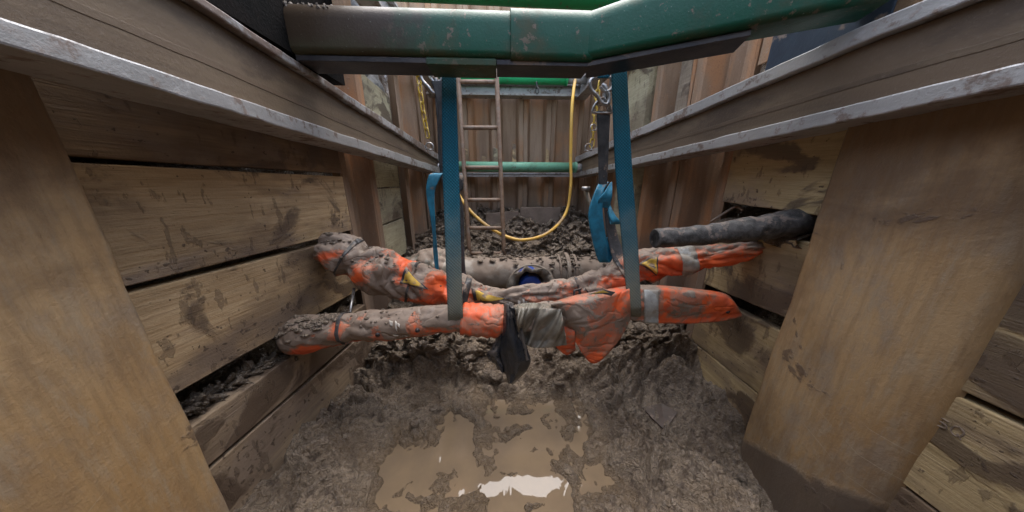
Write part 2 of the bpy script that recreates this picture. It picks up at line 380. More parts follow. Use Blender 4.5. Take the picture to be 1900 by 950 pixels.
def m_mud(name='wet mud', k=1.0):
    t = NT(name)
    n1 = t.noise(4, 9, .62); n2 = t.noise(28, 8, .7); n3 = t.noise(110, 5, .75); n4 = t.noise(1.7, 4)
    c = t.mix(t.ramp(n1, .36, .64), (.175*k, .130*k, .090*k), (.30*k, .236*k, .172*k))
    c = t.mix(t.ramp(n2, .50, .66, 0, .8), c, (.06*k, .040*k, .031*k))
    c = t.mix(t.ramp(n3, .55, .72, 0, .5), c, (.27*k, .225*k, .185*k))
    g_ = t.n('ShaderNodeNewGeometry'); c = t.mix(t.ramp(g_.outputs['Pointiness'], .50, .58, 0, .5), c, (.25*k, .205*k, .165*k)); c = t.mix(t.ramp(g_.outputs['Pointiness'], .40, .49, .4, 0), c, (.05*k, .034*k, .027*k))  # crevices darkened, crests lightened: occlusion shade put into the mud colour
    wet = t.attr('wet')
    c = t.mix(t.math('MULTIPLY', wet, .92), c, (.185*k, .134*k, .087*k))
    r = t.math('SUBTRACT', t.ramp(t.math('ADD', n2, t.math('MULTIPLY', n4, .3)), .42, .75, .10, .5), t.math('MULTIPLY', wet, .26))
    r = t.math('MAXIMUM', r, .07); r = t.math('MULTIPLY', r, t.ramp(t.noise(9, 5), .40, .62, .55, 1.1))
    bl = t.math('MULTIPLY', t.math('ABSOLUTE', t.math('SUBTRACT', t.noise(38, 4, .6, dist=.5), .5)), 4.0)
    c = t.mix(t.ramp(bl, 0, .16, .5, 0), c, (.045*k, .030*k, .023*k))
    b = t.bump(t.math('ADD', bl, t.math('ADD', n2, t.math('MULTIPLY', n3, .8))), 1.0, .011)
    return t.done(c, r, b)
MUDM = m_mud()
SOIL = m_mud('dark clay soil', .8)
def m_water():
    t = NT('murky puddle water')
    n1 = t.noise(5, 5, .6); n2 = t.noise(1.6, 2); 
    c = t.mix(t.ramp(n1, .35, .68), (.20, .145, .092), (.155, .115, .078))
    return t.done(c, .02, t.bump(n2, .04, .01), IOR=1.45)
WATER = m_water()

def slab(name, quad, thick, nrm, mat, label, cat, group, jit=.002, seg=14, bevel=.004):
    """board from the four corners of its inner face: near-bottom, far-bottom, far-top, near-top"""
    a, b, c, d = [np.asarray(q, float) for q in quad]
    nrm = np.asarray(nrm, float); nrm /= np.linalg.norm(nrm)
    X = (b-a)/np.linalg.norm(b-a); Y = -nrm; Y = Y-X*(X@Y); Y /= np.linalg.norm(Y); Z = np.cross(X, Y)
    if Z[2] < 0: Y2 = -Y
    rows = []
    for i in range(seg+1):
        u = i/seg; lo = a+(b-a)*u; hi = d+(c-d)*u
        up = (hi-lo)/np.linalg.norm(hi-lo)
        j1, j2 = random.uniform(-jit, jit), random.uniform(-jit, jit)
        wob = nrm*random.uniform(-jit, jit)*.5
        rows.append([lo+up*j1+wob, hi+up*j2+wob, hi+up*j2-nrm*thick, lo+up*j1-nrm*thick])
    V = []; F = []
    Mx = Matrix(((X[0], Y[0], Z[0], a[0]), (X[1], Y[1], Z[1], a[1]), (X[2], Y[2], Z[2], a[2]), (0, 0, 0, 1)))
    inv = np.array(Mx.inverted())
    for r in rows:
        for p in r: V.append(tuple((inv @ np.array([*p, 1]))[:3]))
    for i in range(seg):
        for k in range(4):
            F.append((i*4+k, (i+1)*4+k, (i+1)*4+(k+1) % 4, i*4+(k+1) % 4))
    F += [(0, 1, 2, 3), (seg*4+3, seg*4+2, seg*4+1, seg*4)]
    me = bpy.data.meshes.new(name); me.from_pydata(V, [], F); me.update(); me.materials.append(mat)
    import bmesh
    bm = bmesh.new(); bm.from_mesh(me); bmesh.ops.recalc_face_normals(bm, faces=bm.faces); bm.to_mesh(me); bm.free()
    o = bpy.data.objects.new(name, me); COL.objects.link(o); o.matrix_world = Mx
    if bevel: md = o.modifiers.new('bevel', 'BEVEL'); md.width = bevel; md.segments = 2; md.limit_method = 'ANGLE'; md.angle_limit = R(50)
    return tag(o, label, cat, group)

# ================================================================== SETTING
# ---- mud floor: one height field from in front of the camera to the far wall
PONDS = []
def pond(pts, r, dpt=.03):
    P = [at(px, py, z=.09)[:2] for px, py in pts]; PONDS.append((np.array(P), r, dpt))
pond([(745, 745), (800, 760), (845, 800), (830, 850), (760, 870), (690, 850)], .062, .028)
pond([(740, 800), (780, 900), (850, 890)], .05, .02)
pond([(865, 780), (868, 850), (868, 900)], .024, .022)
pond([(940, 780), (990, 775), (1010, 810), (960, 820)], .035, .03)
pond([(935, 850), (990, 860), (1000, 900), (940, 930), (960, 1000), (1010, 960)], .036, .035)
pond([(1065, 735), (1085, 790), (1075, 830)], .03, .026)
pond([(925, 905), (985, 910), (1040, 905), (1035, 1000), (930, 1000), (930, 930)], .045, .04)
pond([(856, 770), (868, 800), (862, 900)], .02, .03)
pond([(1165, 900), (1185, 940), (1200, 1000)], .025, .02)
pond([(700, 930), (800, 960)], .03, .014)
def segd(px, py, P):
    d = np.full(px.shape, 9.0)
    for i in range(len(P)-1):
        a, b = P[i], P[i+1]; ab = b-a; t = np.clip(((px-a[0])*ab[0]+(py-a[1])*ab[1])/(ab@ab), 0, 1)
        d = np.minimum(d, np.hypot(px-a[0]-t*ab[0], py-a[1]-t*ab[1]))
    return d
WZ = .088
def smooth(a, b, x): t = np.clip((x-a)/(b-a), 0, 1); return t*t*(3-2*t)
def mud_h(X, Y):
    base = np.interp(Y, [-2, .5, 1.15, 1.45, 1.9, 2.3, 2.9, 3.5], [.10, .10, .115, .21, .34, .46, .60, .80])
    n = fbm(X*2.2, Y*2.2, 0, 3, 3)
    rough = smooth(.9, 1.4, Y)*.35+.8 + .45*smooth(.2, .6, np.abs(X-.05))
    pd = np.full(X.shape, 0.0); near = np.zeros(X.shape)
    wx = X+fbm(X*14, Y*14, 0, 3, 31)*.016; wy = Y+fbm(X*14, Y*14, 0, 3, 57)*.016
    for P, r, dp in PONDS:
        d = segd(wx, wy, P); pd = np.maximum(pd, (1-smooth(r*.6, r*1.35, d))*dp); near = np.maximum(near, 1-smooth(r, r*3.2, d))
    f1, f2 = worley(X*9+n, Y*9, 1); g1, g2 = worley(X*21+n*2, Y*21+n, 9); k1, k2 = worley(X*48+n*3, Y*48, 4)
    wa, wb = X+fbm(X*6, Y*6, 0, 3, 41)*.05, Y+fbm(X*6+9, Y*6, 0, 3, 43)*.05
    b1 = np.abs(fbm(wa*5.5+3, wb*5.5, 0, 2, 61)); b2 = np.abs(fbm(wa*13, wb*13+7, 0, 2, 71)); b3 = np.abs(fbm(wa*31, wb*31+7, 0, 2, 81)); b4 = np.abs(vnoise(wa*70, wb*70, 0, 91))
    msk = smooth(-.25, .35, fbm(X*3, Y*3, 0, 2, 97))
    cl = (.060*b1+.036*b2*(.5+.7*msk))*rough+.022*b3*(.35+.65*rough)*(.4+.6*msk)+.008*b4*(.3+.7*msk)+.010*(1-smooth(0, .7, k1))*rough
    crack = -.010*(1-smooth(0, .10, f2-f1))*rough*msk-.012
    z = base+.035*n*rough + (cl+crack)*(1-.72*near) + .003*fbm(X*60, Y*60, 0, 2, 12)
    # banks against the walls, hummocks under the hanging pipes
    z += .05*smooth(.78, 1.12, X)*(1-smooth(1.9, 2.6, Y)) - .03*smooth(.55, .85, -X)*(1-smooth(1.3, 1.8, Y))
    for cx, cy, r, hh in ((.62, 1.25, .2, .10), (.85, 1.3, .22, .07), (.3, 1.4, .17, .07), (-.25, 1.5, .2, .06), (.02, 1.33, .12, .03), (.62, .8, .13, .03), (-.62, 1.35, .14, .02), (.75, 2.6, .3, .13), (-.5, 2.9, .25, .08), (.25, 3.3, .3, .08)):
        z += hh*np.exp(-((X-cx)**2+(Y-cy)**2)/(r*r*.6))
    pool = smooth(.30, .70, np.exp(-(((X+.02)/.56)**4+((Y-.74)/.48)**4))+.22*fbm(X*5, Y*5, 0, 3, 19))
    zp = WZ+.006+.015*fbm(X*8, Y*8, 0, 4, 77)+.007*fbm(X*34, Y*34, 0, 3, 78)+.5*(cl-.03)*(.35+.65*msk) - pd*.95
    z = z*(1-pool)+zp*pool - pd*(1-pool)
    z = z + .05*smooth(.5, .9, np.abs(X-.05))*(1-smooth(1.1, 1.4, Y)) - .20*smooth(.76, .98, X)*(1-smooth(.68, .95, Y))
    z = z + .035*b1*smooth(.3, .6, X)*(1-smooth(1.1, 1.4, Y))
    near = np.clip(1.15-(z-WZ)/.030, 0, 1)*(1-smooth(.62, .74, X))*(1-smooth(1.2, 1.45, Y))
    return z, near
def grid_surface(name, xs, ys, hf, mat):
    X, Y = np.meshgrid(xs, ys, indexing='ij'); Z, wet = hf(X, Y)
    if len(xs) > 200:
        bs = np.interp(Y, [-2, .5, 1.15, 1.45, 1.9, 2.3, 2.9, 3.5], [.10, .10, .115, .21, .34, .46, .60, .80]); kk = smooth(1.1, 1.5, Y); Y = Y-(Z-bs)*.75*kk+.03*kk*fbm(X*18, Z*26, 3, 3, 15); X = X+.03*kk*fbm(X*17+5, Z*24, 3, 3, 16)
    n, m = X.shape; V = np.stack([X, Y, Z], -1).reshape(-1, 3)
    me = bpy.data.meshes.new(name); me.vertices.add(n*m); me.vertices.foreach_set('co', V.ravel())
    i, j = np.meshgrid(np.arange(n-1), np.arange(m-1), indexing='ij'); a = (i*m+j).ravel()
    F = np.stack([a, a+m, a+m+1, a+1], -1).astype(np.int32)
    me.loops.add(F.size); me.loops.foreach_set('vertex_index', F.ravel())
    me.polygons.add(len(F)); me.polygons.foreach_set('loop_start', np.arange(len(F), dtype=np.int32)*4)
    me.polygons.foreach_set('loop_total', np.full(len(F), 4, np.int32)); me.update(calc_edges=True); me.validate()
    at_ = me.attributes.new('wet', 'FLOAT', 'POINT'); at_.data.foreach_set('value', wet.ravel().astype(np.float32))
    me.shade_smooth(); me.materials.append(mat)
    o = bpy.data.objects.new(name, me); COL.objects.link(o); return o
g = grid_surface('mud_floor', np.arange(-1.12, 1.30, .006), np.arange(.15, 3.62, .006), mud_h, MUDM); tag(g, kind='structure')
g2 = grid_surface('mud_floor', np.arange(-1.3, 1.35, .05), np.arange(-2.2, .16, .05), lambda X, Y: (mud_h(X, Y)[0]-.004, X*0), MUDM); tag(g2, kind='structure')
MB().box((-1.0, .1, -.1), (.74, 1.3, WZ)).build('water', WATER); tag(bpy.data.objects['water'], kind='structure')
# surrounding ground with the trench left open
GZ = 2.6
gm = MB()
for a, b in (((-60, -60), (60, -1.0)), ((-60, 4.2), (60, 60)), ((-60, -1.0), (-1.6, 4.2)), ((1.8, -1.0), (60, 4.2))):
    gm.add([(a[0], a[1], GZ), (b[0], a[1], GZ), (b[0], b[1], GZ), (a[0], b[1], GZ)], [(0, 1, 2, 3)])
tag(gm.build('ground', SOIL), kind='structure')
# earth faces behind the lining
def earth(x, s, name):
    ys = np.arange(-1.0, 4.25, .05); zs = np.arange(-.2, GZ+.01, .05)
    Y, Z = np.meshgrid(ys, zs, indexing='ij'); X = x+s*(.05*fbm(Y*4, Z*4, 0, 4, 21)+.03)
    o = MB().grid(np.stack([X, Y, Z], -1), flip=(s < 0)).build(name, SOIL, smooth=True); return tag(o, kind='structure')
earth(-1.22, 1, 'earth_face'); earth(1.42, -1, 'earth_face')
MB().box((-1.6, 3.95, -.2), (1.8, 4.2, GZ-.005)).build('earth_face', SOIL)['kind'] = 'structure'
MB().box((-1.6, -1.1, -.2), (1.8, -1.0, GZ-.005)).build('earth_face', SOIL)['kind'] = 'structure'  # unseen end wall added behind the camera to cut the front light

MB().box((-1.35, -1.0, 1.64), (-1.03, .2, 1.9)).build('soil_light_block', SOIL)['kind'] = 'structure'  # unseen soil boxes added to stop light leaking in behind the boards
MB().box((-1.35, .2, 1.64), (-.925, 1.45, 1.9)).build('soil_light_block', SOIL)['kind'] = 'structure'
MB().box((1.155, -1.0, 1.5), (1.5, 1.24, 1.68)).build('soil_light_block', SOIL)['kind'] = 'structure'
# ================================================================== LEFT TIMBER BAY
nL = np.array([(LB[1]-LA[1]), -(LB[0]-LA[0]), 0.0])       # points into the trench
def lbq(zn0, zf0, zf1, zn1, yf=1.43, yn=.62, ext=-1.4):
    """board on the left wall: bottom z at yn / yf, top z at yf / yn, carried on behind the viewer"""
    def z(zn, zf, y): return zn+(zf-zn)*(y-yn)/(yf-yn)*(1 if y > yn else .3)
    return [(lwx(ext), ext, z(zn0, zf0, ext)), (lwx(yf), yf, zf0), (lwx(yf), yf, zf1), (lwx(ext), ext, z(zn1, zf1, ext))]
def zl(px, py): return float(atL(px, py)[2])
G = 'timber boards lining the left side'
slab('timber_board', lbq(1.315, 1.285, 1.60, 1.62), .05, nL, WOODD, 'dark board right under the left beam, topmost of the left wall', 'timber board', G)
slab('timber_board', lbq(zl(232, 519), zl(640, 431), zl(640, 327), zl(130, 286)), .05, nL, WOODM, 'left wall board above the narrow black slit, mud stain across its upper edge', 'timber board', G)
slab('timber_board', lbq(zl(318, 713), zl(655, 545), zl(655, 438), zl(232, 524)), .05, nL, WOODM, 'broad pale board on the left between the thin slit and the wide muddy gap', 'timber board', G)
slab('timber_board', lbq(zl(386, 858), zl(655, 632), zl(650, 585), zl(348, 785)), .05, nL, WOODB, 'narrow mud smeared board on the left directly below the wide gap', 'timber board', G)
slab('timber_board', lbq(-.06, -.04, zl(655, 637), zl(390, 864)), .05, nL, WOODB, 'lowest left board, its foot sunk in the mud of the floor', 'timber board', G)
# clay squeezed through the wide gap
def clay(px0, px1, name, label, x=None, n=260, m=34, lo=(345, 775), hi=(650, 600), out=.05, up=.05):
    a, b = atL(*lo), atL(*hi); P = np.zeros((n, m, 3))
    for i in range(n):
        u = i/(n-1); c = a+(b-a)*u; env = math.sin(math.pi*min(1, .1+u*.9))**.5
        for j in range(m):
            t = j/(m-1)*math.pi
            nz_ = float(fbm(u*42, j*.22, 3, 5, 4, .62)); r = up*(.7+.55*nz_)*max(env, .05); ro = out*(.45+.75*nz_)*max(env, .05)
            P[i, j] = c + np.array([-.058+math.sin(t)*ro, 0, math.cos(t)*r-.01])
    return tag(MB().grid(P, flip=True).build(name, SOIL, smooth=True), label, 'clay', kind='stuff')
clay(0, 0, 'squeezed_clay', 'grey clay bulging through the wide gap in the left boards')

# left near post: a wide folded trench sheet
def trench_sheet(name, x, y0, y1, z0, z1, s, label):
    """pan profile: broad face towards the trench, rounded folds, flanges turned back to the wall"""
    pr = []
    for k in range(7):
        a = math.pi/2*k/6; pr.append((.022*(1-math.sin(a))*1.0, y0+.022*(1-math.cos(a))))
    prof = [(.06, y0-.03), (.032, y0-.004), (.028, y0), (.004, y0+.032), (0, y0+.038), (0, (y0+y1)/2), (0, y1-.006), (.002, y1-.001), (.006, y1), (.055, y1+.004)]
    zs = np.linspace(z0, z1, 30); P = np.zeros((len(prof), 30, 3))
    for i, (d, y) in enumerate(prof):
        for j, z in enumerate(zs): P[i, j] = (x-s*d+.0025*float(vnoise(y*9, z*3, 0, 3)), y+.0035*float(fbm(z*6, i*.15, 0, 3, 2)), z)
    o = MB().grid(P, flip=(s > 0)).build(name, POST, smooth=True, solid=.008, solid_off=0)
    return tag(o, label, 'trench sheet', 'upright trench sheets beside the viewer')
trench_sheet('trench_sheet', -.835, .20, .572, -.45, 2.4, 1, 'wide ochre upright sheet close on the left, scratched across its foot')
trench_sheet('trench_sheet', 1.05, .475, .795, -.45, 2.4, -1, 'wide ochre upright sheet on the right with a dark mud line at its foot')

# ================================================================== RIGHT TIMBER BAYS
XR = 1.1; nR = np.array([-1.0, 0, 0]); G = 'timber boards lining the right side'
def rq(p00, p10, p11, p01, y0, y1):     # z values: near-bottom, far-bottom, far-top, near-top
    return [(XR, y0, p00), (XR, y1, p10), (XR, y1, p11), (XR, y0, p01)]
YF = 1.24
def rs(*a, mat=WOODR, label='', y0=.62, y1=YF): return slab('timber_board', rq(*a, y0, y1), .05, nR, mat, label, 'timber board', G)
rs(1.125, 1.15, 1.48, 1.48, label='mud blotched board on the right above the black pipe')
rs(.752, .716, 1.0, 1.06, label='knotty right wall board just below the black pipe')
rs(.378, .367, .655, .69, label='right wall board under the slanting black gap behind the orange tip')
rs(-.05, -.05, .361, .372, mat=WOODR, label='lowest short board on the right, pale and spattered, foot in mud')
rs(1.056, 1.056, 1.48, 1.48, y0=-1.3, y1=.575, mat=WOODD, label='dark board at the right edge high under the beam')
rs(.765, .765, 1.049, 1.049, y0=-1.3, y1=.575, label='right edge board between two black cracks, near the viewer')
rs(.447, .447, .748, .748, y0=-1.3, y1=.575, label='right edge board with faint grey marks below the black slit')
rs(.05, .05, .438, .438, y0=-1.3, y1=.575, mat=WOODD, label='dark board in the lower right corner beside the ochre sheet')

bst = bpy.data.objects['timber_board.011'] if 'timber_board.011' in bpy.data.objects else None
def stamp(strokes, y0, z0, sz, parent):
    m = MB()
    for st_ in strokes:
        P = [(XR-.0008, y0-u*sz, z0+v*sz) for u, v in st_]; m.tube(catmull(P, max(8, len(P)*4)), sz*.07, 6)
    inv = parent.matrix_world.inverted(); me = bpy.data.meshes.new('stamped_mark'); me.from_pydata([tuple(inv @ Vector(v)) for v in m.v], [], m.f); me.materials.append(STAMP)
    o = bpy.data.objects.new('stamped_mark', me); COL.objects.link(o); o.parent = parent
STAMP = simple('faded grey stamp', (.16, .12, .085), (.24, .18, .125), .85, 0, 60, .1, mud=.4)
bpy.context.view_layer.update()
if bst:
    stamp([[(.55, .9), (.1, .95), (.05, .6), (.5, .5), (.55, .15), (.0, .05)]], .452, .655, .026, bst)
    stamp([[(.3, 1), (.6, .7), (.55, .2), (.25, 0), (0, .3), (.05, .8), (.3, 1)], [(.35, .3), (.65, -.1)]], .430, .655, .026, bst)
# ================================================================== SHEET PILES
def pile(p0, p1, nrm, z0, z1, mat, label, group, dpt=.07, off=0):
    """U-shaped pile spanning p0->p1 in plan; its pan stands back from the trench by dpt"""
    p0, p1 = np.array(p0, float), np.array(p1, float); L = np.linalg.norm(p1-p0); t = (p1-p0)/L; nrm = np.array(nrm, float)
    prof = [(0, 0), (.02, .008), (.13, .008), (.16, 0), (.24, -dpt), (.27, -dpt-.004), (.72, -dpt-.004), (.75, -dpt), (.84, 0), (.87, .008), (.98, .008), (1.0, 0)]
    zs = np.linspace(z0, z1, 12); P = np.zeros((len(prof), 12, 3))
    for i, (u, d) in enumerate(prof):
        for j, z in enumerate(zs):
            q = p0+t*u*(L-.006)+nrm*(d+off+.002*float(vnoise(z*3, i, 0, 5))); P[i, j] = (q[0], q[1], z)
    return tag(MB().grid(P).build('sheet_pile', mat, solid=.010), label, 'sheet pile', group)
# far wall
G = 'sheet piles of the far end wall'; YW = 3.5
names = ['leftmost', 'second from left', 'third from left', 'middle', 'third from right', 'second from right', 'rightmost']
xs = np.linspace(-1.05, 1.35, 8)
for i in range(7):
    pile((xs[i], YW), (xs[i+1], YW), (0, -1), .2, GZ+1.5, PILEF, f'rusty pile in the far end wall, {names[i]} of the row', G, .085)
# right side
G = 'sheet piles on the right side'
pile((XR+.02, 1.245), (XR+.02, 1.62), (-1, 0), -.1, GZ+.2, PILE, 'brown corrugated pile on the right touching the timber boards', G, .10)
pile((XR+.02, 1.63), (XR+.02, 2.02), (-1, 0), -.1, GZ+.2, PILE, 'brown corrugated pile on the right with a loose plank at its top', G, .10)
pile((XR+.02, 2.44), (XR+.02, 2.80), (-1, 0), -.1, GZ+.2, PILEF, 'pile beyond the pale upright plank on the right', G, .06)
pile((XR+.02, 3.02), (XR+.02, 3.44), (-1, 0), -.1, GZ+.2, PILEF, 'last right side pile at the far right corner', G, .06)
pile((XR+.02, .80), (XR+.02, 1.235), (-1, 0), 1.72, GZ+.2, PILE, 'high pile seen above the right beam beside the navy plate', G, .06)
pile((XR+.02, .30), (XR+.02, .79), (-1, 0), 1.72, GZ+.2, PILE, 'high pile over the right beam nearest the viewer', G, .06)
# left side
G = 'sheet piles on the left side'; XL = -.83
def lpile(y0, y1, mat, label, z0=-.1, z1=GZ+.2): return pile((XL, y1), (XL, y0), (1, 0), z0, z1, mat, label, G, .09)
lpile(1.45, 1.84, PILE, 'brown pile on the left where the orange wrapped pipe passes')
lpile(2.42, 2.95, PILEF, 'left pile beside the ladder, behind the yellow chain')
lpile(3.05, 3.46, PILEF, 'last left side pile at the far left corner')
lpile(.40, 1.0, PILED, 'dark pile high above the left beam nearest the viewer', 1.72)
lpile(1.01, 1.43, PILED, 'dark pile high above the left beam beside the strut end', 1.72)
# pale boards of the second left bay
G = 'pale boards of the second left bay'
def b2(z0, z1, label, y0=1.86, y1=2.42, mat=WOODC, tilt=0): return slab('timber_board', [(XL-.05, y0, z0), (XL-.05, y1, z0+tilt), (XL-.05, y1, z1+tilt), (XL-.05, y0, z1)], .04, (1, 0, 0), mat, label, 'timber board', G)
b2(1.20, 1.44, 'pale board between two left piles just under the beam')
b2(.93, 1.19, 'middle pale board between the two left piles')
b2(.60, .92, 'lowest pale board between the two left piles above the mud')
b2(1.62, 1.93, 'pale sloping board above the left beam between rusty piles', tilt=-.02)
# rubble behind the open gap above it
P = np.zeros((26, 26, 3))
for i, y in enumerate(np.linspace(1.84, 2.44, 26)):
    for j, z in enumerate(np.linspace(1.7, 2.9, 26)): P[i, j] = (XL-.13+.06*float(fbm(y*14, z*14, 0, 4, 9)), y, z)
tag(MB().grid(P, flip=True).build('rubble_fill', simple('grey rubble', (.16, .15, .14), (.40, .40, .40), .8, 0, 14, 1.0), smooth=True), 'grey rubble showing over the pale board on the left', 'rubble', kind='stuff')
# pale upright plank on the right
slab('upright_plank', [(XR-.02, 2.06, .2), (XR-.02, 2.40, .2), (XR-.02, 2.40, GZ+.1), (XR-.02, 2.06, GZ+.1)], .09, nR, WOODC, 'pale clean upright plank rising above the right beam', 'plank', None)
slab('loose_plank', [(XR-.0, 1.63, 1.45), (XR-.0, 1.74, 1.45), (XR-.0, 1.74, 2.02), (XR-.0, 1.65, 2.02)], .03, nR, m_wood('weathered plank', (.22, .17, .12), (.3, .24, .17), .4), 'short weathered plank standing against the right piles above the beam', 'plank', None)

# ================================================================== WALINGS (aluminium beams)
def waling(x, s, lo_t, lo_b, up_t, up_b, label, wall_x, y0=-1.2, y1=3.34):
    """pixel edge pairs (near, far) of the lower and upper flange faces, all on the plane x"""
    def line(a, b):
        A, B = at(*a, x=x), at(*b, x=x)
        return lambda y: float(A[2]+(B[2]-A[2])*(y-A[1])/(B[1]-A[1])) if y > A[1] else float(A[2])
    def rag(f, sd): return lambda y: f(y)+.0022*float(fbm(y*9, sd, 0, 4, 7))
    LT, LBm, UT, UB = rag(line(*lo_t), 1), rag(line(*lo_b), 4), rag(line(*up_t), 7), rag(line(*up_b), 9)
    e = empty('waling_beam', (x, 0, 1.3), label, 'beam', 'long beams bracing both sides')
    ys = np.linspace(y0, y1, 150)
    def strip(fa, fb, xa, xb, name, mat):
        m = MB(); n = len(ys); V = []
        for y in ys: V += [(xa, y, fa(y)), (xa, y, fb(y)), (xb, y, fb(y)), (xb, y, fa(y))]
        F = [(i*4+k, i*4+(k+1) % 4, (i+1)*4+(k+1) % 4, (i+1)*4+k) if s > 0 else (i*4+k, (i+1)*4+k, (i+1)*4+(k+1) % 4, i*4+(k+1) % 4) for i in range(n-1) for k in range(4)]
        F += [(0, 1, 2, 3), (n*4-1, n*4-2, n*4-3, n*4-4)]
        m.add(V, F); o = m.build(name, mat, e, bevel=.004)
        import bmesh
        bm = bmesh.new(); bm.from_mesh(o.data); bmesh.ops.recalc_face_normals(bm, faces=bm.faces); bm.to_mesh(o.data); bm.free(); return o
    xw = wall_x
    strip(LT, LBm, x, xw, 'flange', ALU)
    strip(UT, UB, x, xw, 'flange', ALUM if s > 0 else ALU)
    xi = x+(wall_x-x)*.16
    strip(lambda y: UB(y)-.001, lambda y: LT(y)+.001, xi, xi+(wall_x-x)*.2, 'web', WEB)
    # the ribs pressed into the web
    for f in (.38,):
        strip(lambda y: LT(y)+(UB(y)-LT(y))*f+.008, lambda y: LT(y)+(UB(y)-LT(y))*f-.008, xi+s*.0012, xi-s*.001, 'rib', WEB)
    return e
waling(-.66, 1, ((0, 28), (810, 309)), ((0, 82), (810, 320)), ((369, -8), (815, 287)), ((369, 8), (812, 296)), 'long grey edged beam running along the left wall', -.80)
waling(.95, -1, ((1900, 115), (1062, 322)), ((1900, 158), (1062, 330)), ((1660, 21), (1062, 294)), ((1660, 54), (1062, 304)), 'long grey edged beam running along the right wall', 1.09)
# upper frame walings near the far end
def plainbeam(a, b, h, wd, label, mat=ALU, name='frame_beam'):
    a, b = np.array(a, float), np.array(b, float); t = (b-a)/np.linalg.norm(b-a); sd = np.cross(t, (0, 0, 1.0)); sd /= np.linalg.norm(sd)
    e = empty(name, a, label, 'beam')
    for nm, z0, z1, w0 in (('flange', h-.02, h, wd), ('web', .02, h-.02, wd*.35), ('flange', 0, .02, wd)):
        q = [a+sd*(-w0)+(0, 0, z0), a+sd*w0+(0, 0, z0), a+sd*w0+(0, 0, z1), a-sd*w0+(0, 0, z1)]
        MB().hexa(q, [p+(b-a) for p in q]).build(nm, ALU if nm == 'flange' else mat, e, bevel=.002)
    return e
plainbeam((.98, 3.38, 2.17), (.98, 1.7, 2.17), .16, .06, 'upper frame beam over the yellow hose on the right')
plainbeam((-.69, 3.38, 2.17), (-.69, 1.7, 2.17), .16, .06, 'upper frame beam over the ladder on the left')
zc = at(925, 176, y=3.32)[2]; zt = at(925, 152, y=3.32)[2]
plainbeam((-.80, 3.40, zc), (1.06, 3.40, zc), zt-zc, .07, 'grey cross beam on the far wall under the upper green pipe')
zc = at(925, 325, y=3.36)[2]
plainbeam((-.82, 3.43, zc-.02), (1.06, 3.43, zc-.02), .05, .045, 'thin grey rail across the far wall under the mint pipe')

# ================================================================== GREEN STRUTS
# near strut: rounded box section, left part square to the trench, right part angled to the right beam
def rbox(c0, c1, w0, h0, w1=None, h1=None, r=.055, n=9, nseg=10, curve=None):
    w1 = w1 or w0; h1 = h1 or h0; rings = []
    c0, c1 = np.array(c0, float), np.array(c1, float); t = (c1-c0)/np.linalg.norm(c1-c0); sd = np.cross(t, (0, 0, 1.0)); sd /= np.linalg.norm(sd); up = np.cross(sd, t)
    for i in range(nseg+1):
        u = i/nseg; c = c0+(c1-c0)*u; W = w0+(w1-w0)*u; H = h0+(h1-h0)*u; ring = []
        for (sx, sz, a0) in ((1, 1, 0), (-1, 1, 90), (-1, -1, 180), (1, -1, 270)):
            rr = r if sz > 0 else r*.35
            for k in range(n):
                a = R(a0+90*k/(n-1)); ring.append(c+sd*(sx*(W/2-rr)+rr*math.cos(a))+up*(sz*(H/2-rr)+rr*math.sin(a)))
        rings.append(ring)
    return np.array(rings)
def ringmesh(Rg):
    m = MB(); n, k = Rg.shape[:2]; F = [(i*k+j, i*k+(j+1) % k, (i+1)*k+(j+1) % k, (i+1)*k+j) for i in range(n-1) for j in range(k)]
    F += [tuple(range(k-1, -1, -1)), tuple((n-1)*k+j for j in range(k))]
    return m.add(Rg.reshape(-1, 3), F)
Y0 = 1.02
zb = at(925, 105, y=Y0)[2]; ztp = at(925, 4, y=Y0)[2]; SW = .112
xa, xb, xc = at(530, 100, y=Y0)[0], at(950, 100, y=Y0)[0], at(1100, 100, y=Y0)[0]
H = ztp-zb; yc = Y0+SW/2; zm = (zb+ztp)/2
st = empty('trench_strut', (0, yc, zm), 'thick green strut crossing overhead, muddy at its left end', 'strut')
ringmesh(rbox((xa-.05, yc, zm), (xb, yc, zm), SW, H)).build('tube', GREEN, st, smooth=True, bevel=.001)
ringmesh(rbox((xb-.004, yc, zm), (xc, yc, zm), SW+.010, H+.010)).build('collar', GREEN, st, smooth=True, bevel=.001)
pb = at(1650, -2, x=.98)
er = np.array([.98+.02, pb[1]+SW/2*.9, pb[2]+H/2])
ringmesh(rbox((xc-.02, yc, zm), er+(0, 0, H*.2), SW, H, SW*1.2, H*1.4)).build('arm', GREEN, st, smooth=True, bevel=.001)
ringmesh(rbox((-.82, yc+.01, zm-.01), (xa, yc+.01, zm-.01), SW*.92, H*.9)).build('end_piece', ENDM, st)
# dark channel bolted under the strut
ringmesh(rbox((xa+.02, yc+.015, zb-.009), (at(803, 130, y=Y0+SW)[0], yc+.015, zb-.009), SW, .018, r=.005)).build('under_channel', DARKST, st)
ringmesh(rbox((at(922, 130, y=Y0+SW)[0], yc+.015, zb-.009), (xc, yc+.015, zb-.009), SW, .018, r=.005)).build('under_channel', DARKST, st)
ringmesh(rbox((xc, yc+.015, zb-.009), np.array([xc, yc+.015, zb-.009])*.36+(er+(0, .015, -H/2-.009))*.64, SW, .018, r=.005)).build('under_channel', DARKST, st)
ringmesh(rbox((at(803, 130, y=Y0+SW)[0]+.002, yc+.012, zb-.011), (at(922, 130, y=Y0+SW)[0]-.002, yc+.012, zb-.011), SW+.004, .024, r=.008)).build('clamp', GREEN, st)
ringmesh(rbox((-.80, yc-.08, ztp+.16), (-.665, yc-.08, ztp+.16), SW+.55, .62, r=.012)).build('end_shade_block', ENDM, st)  # block added to darken the corner above the left beam; shade in its colour
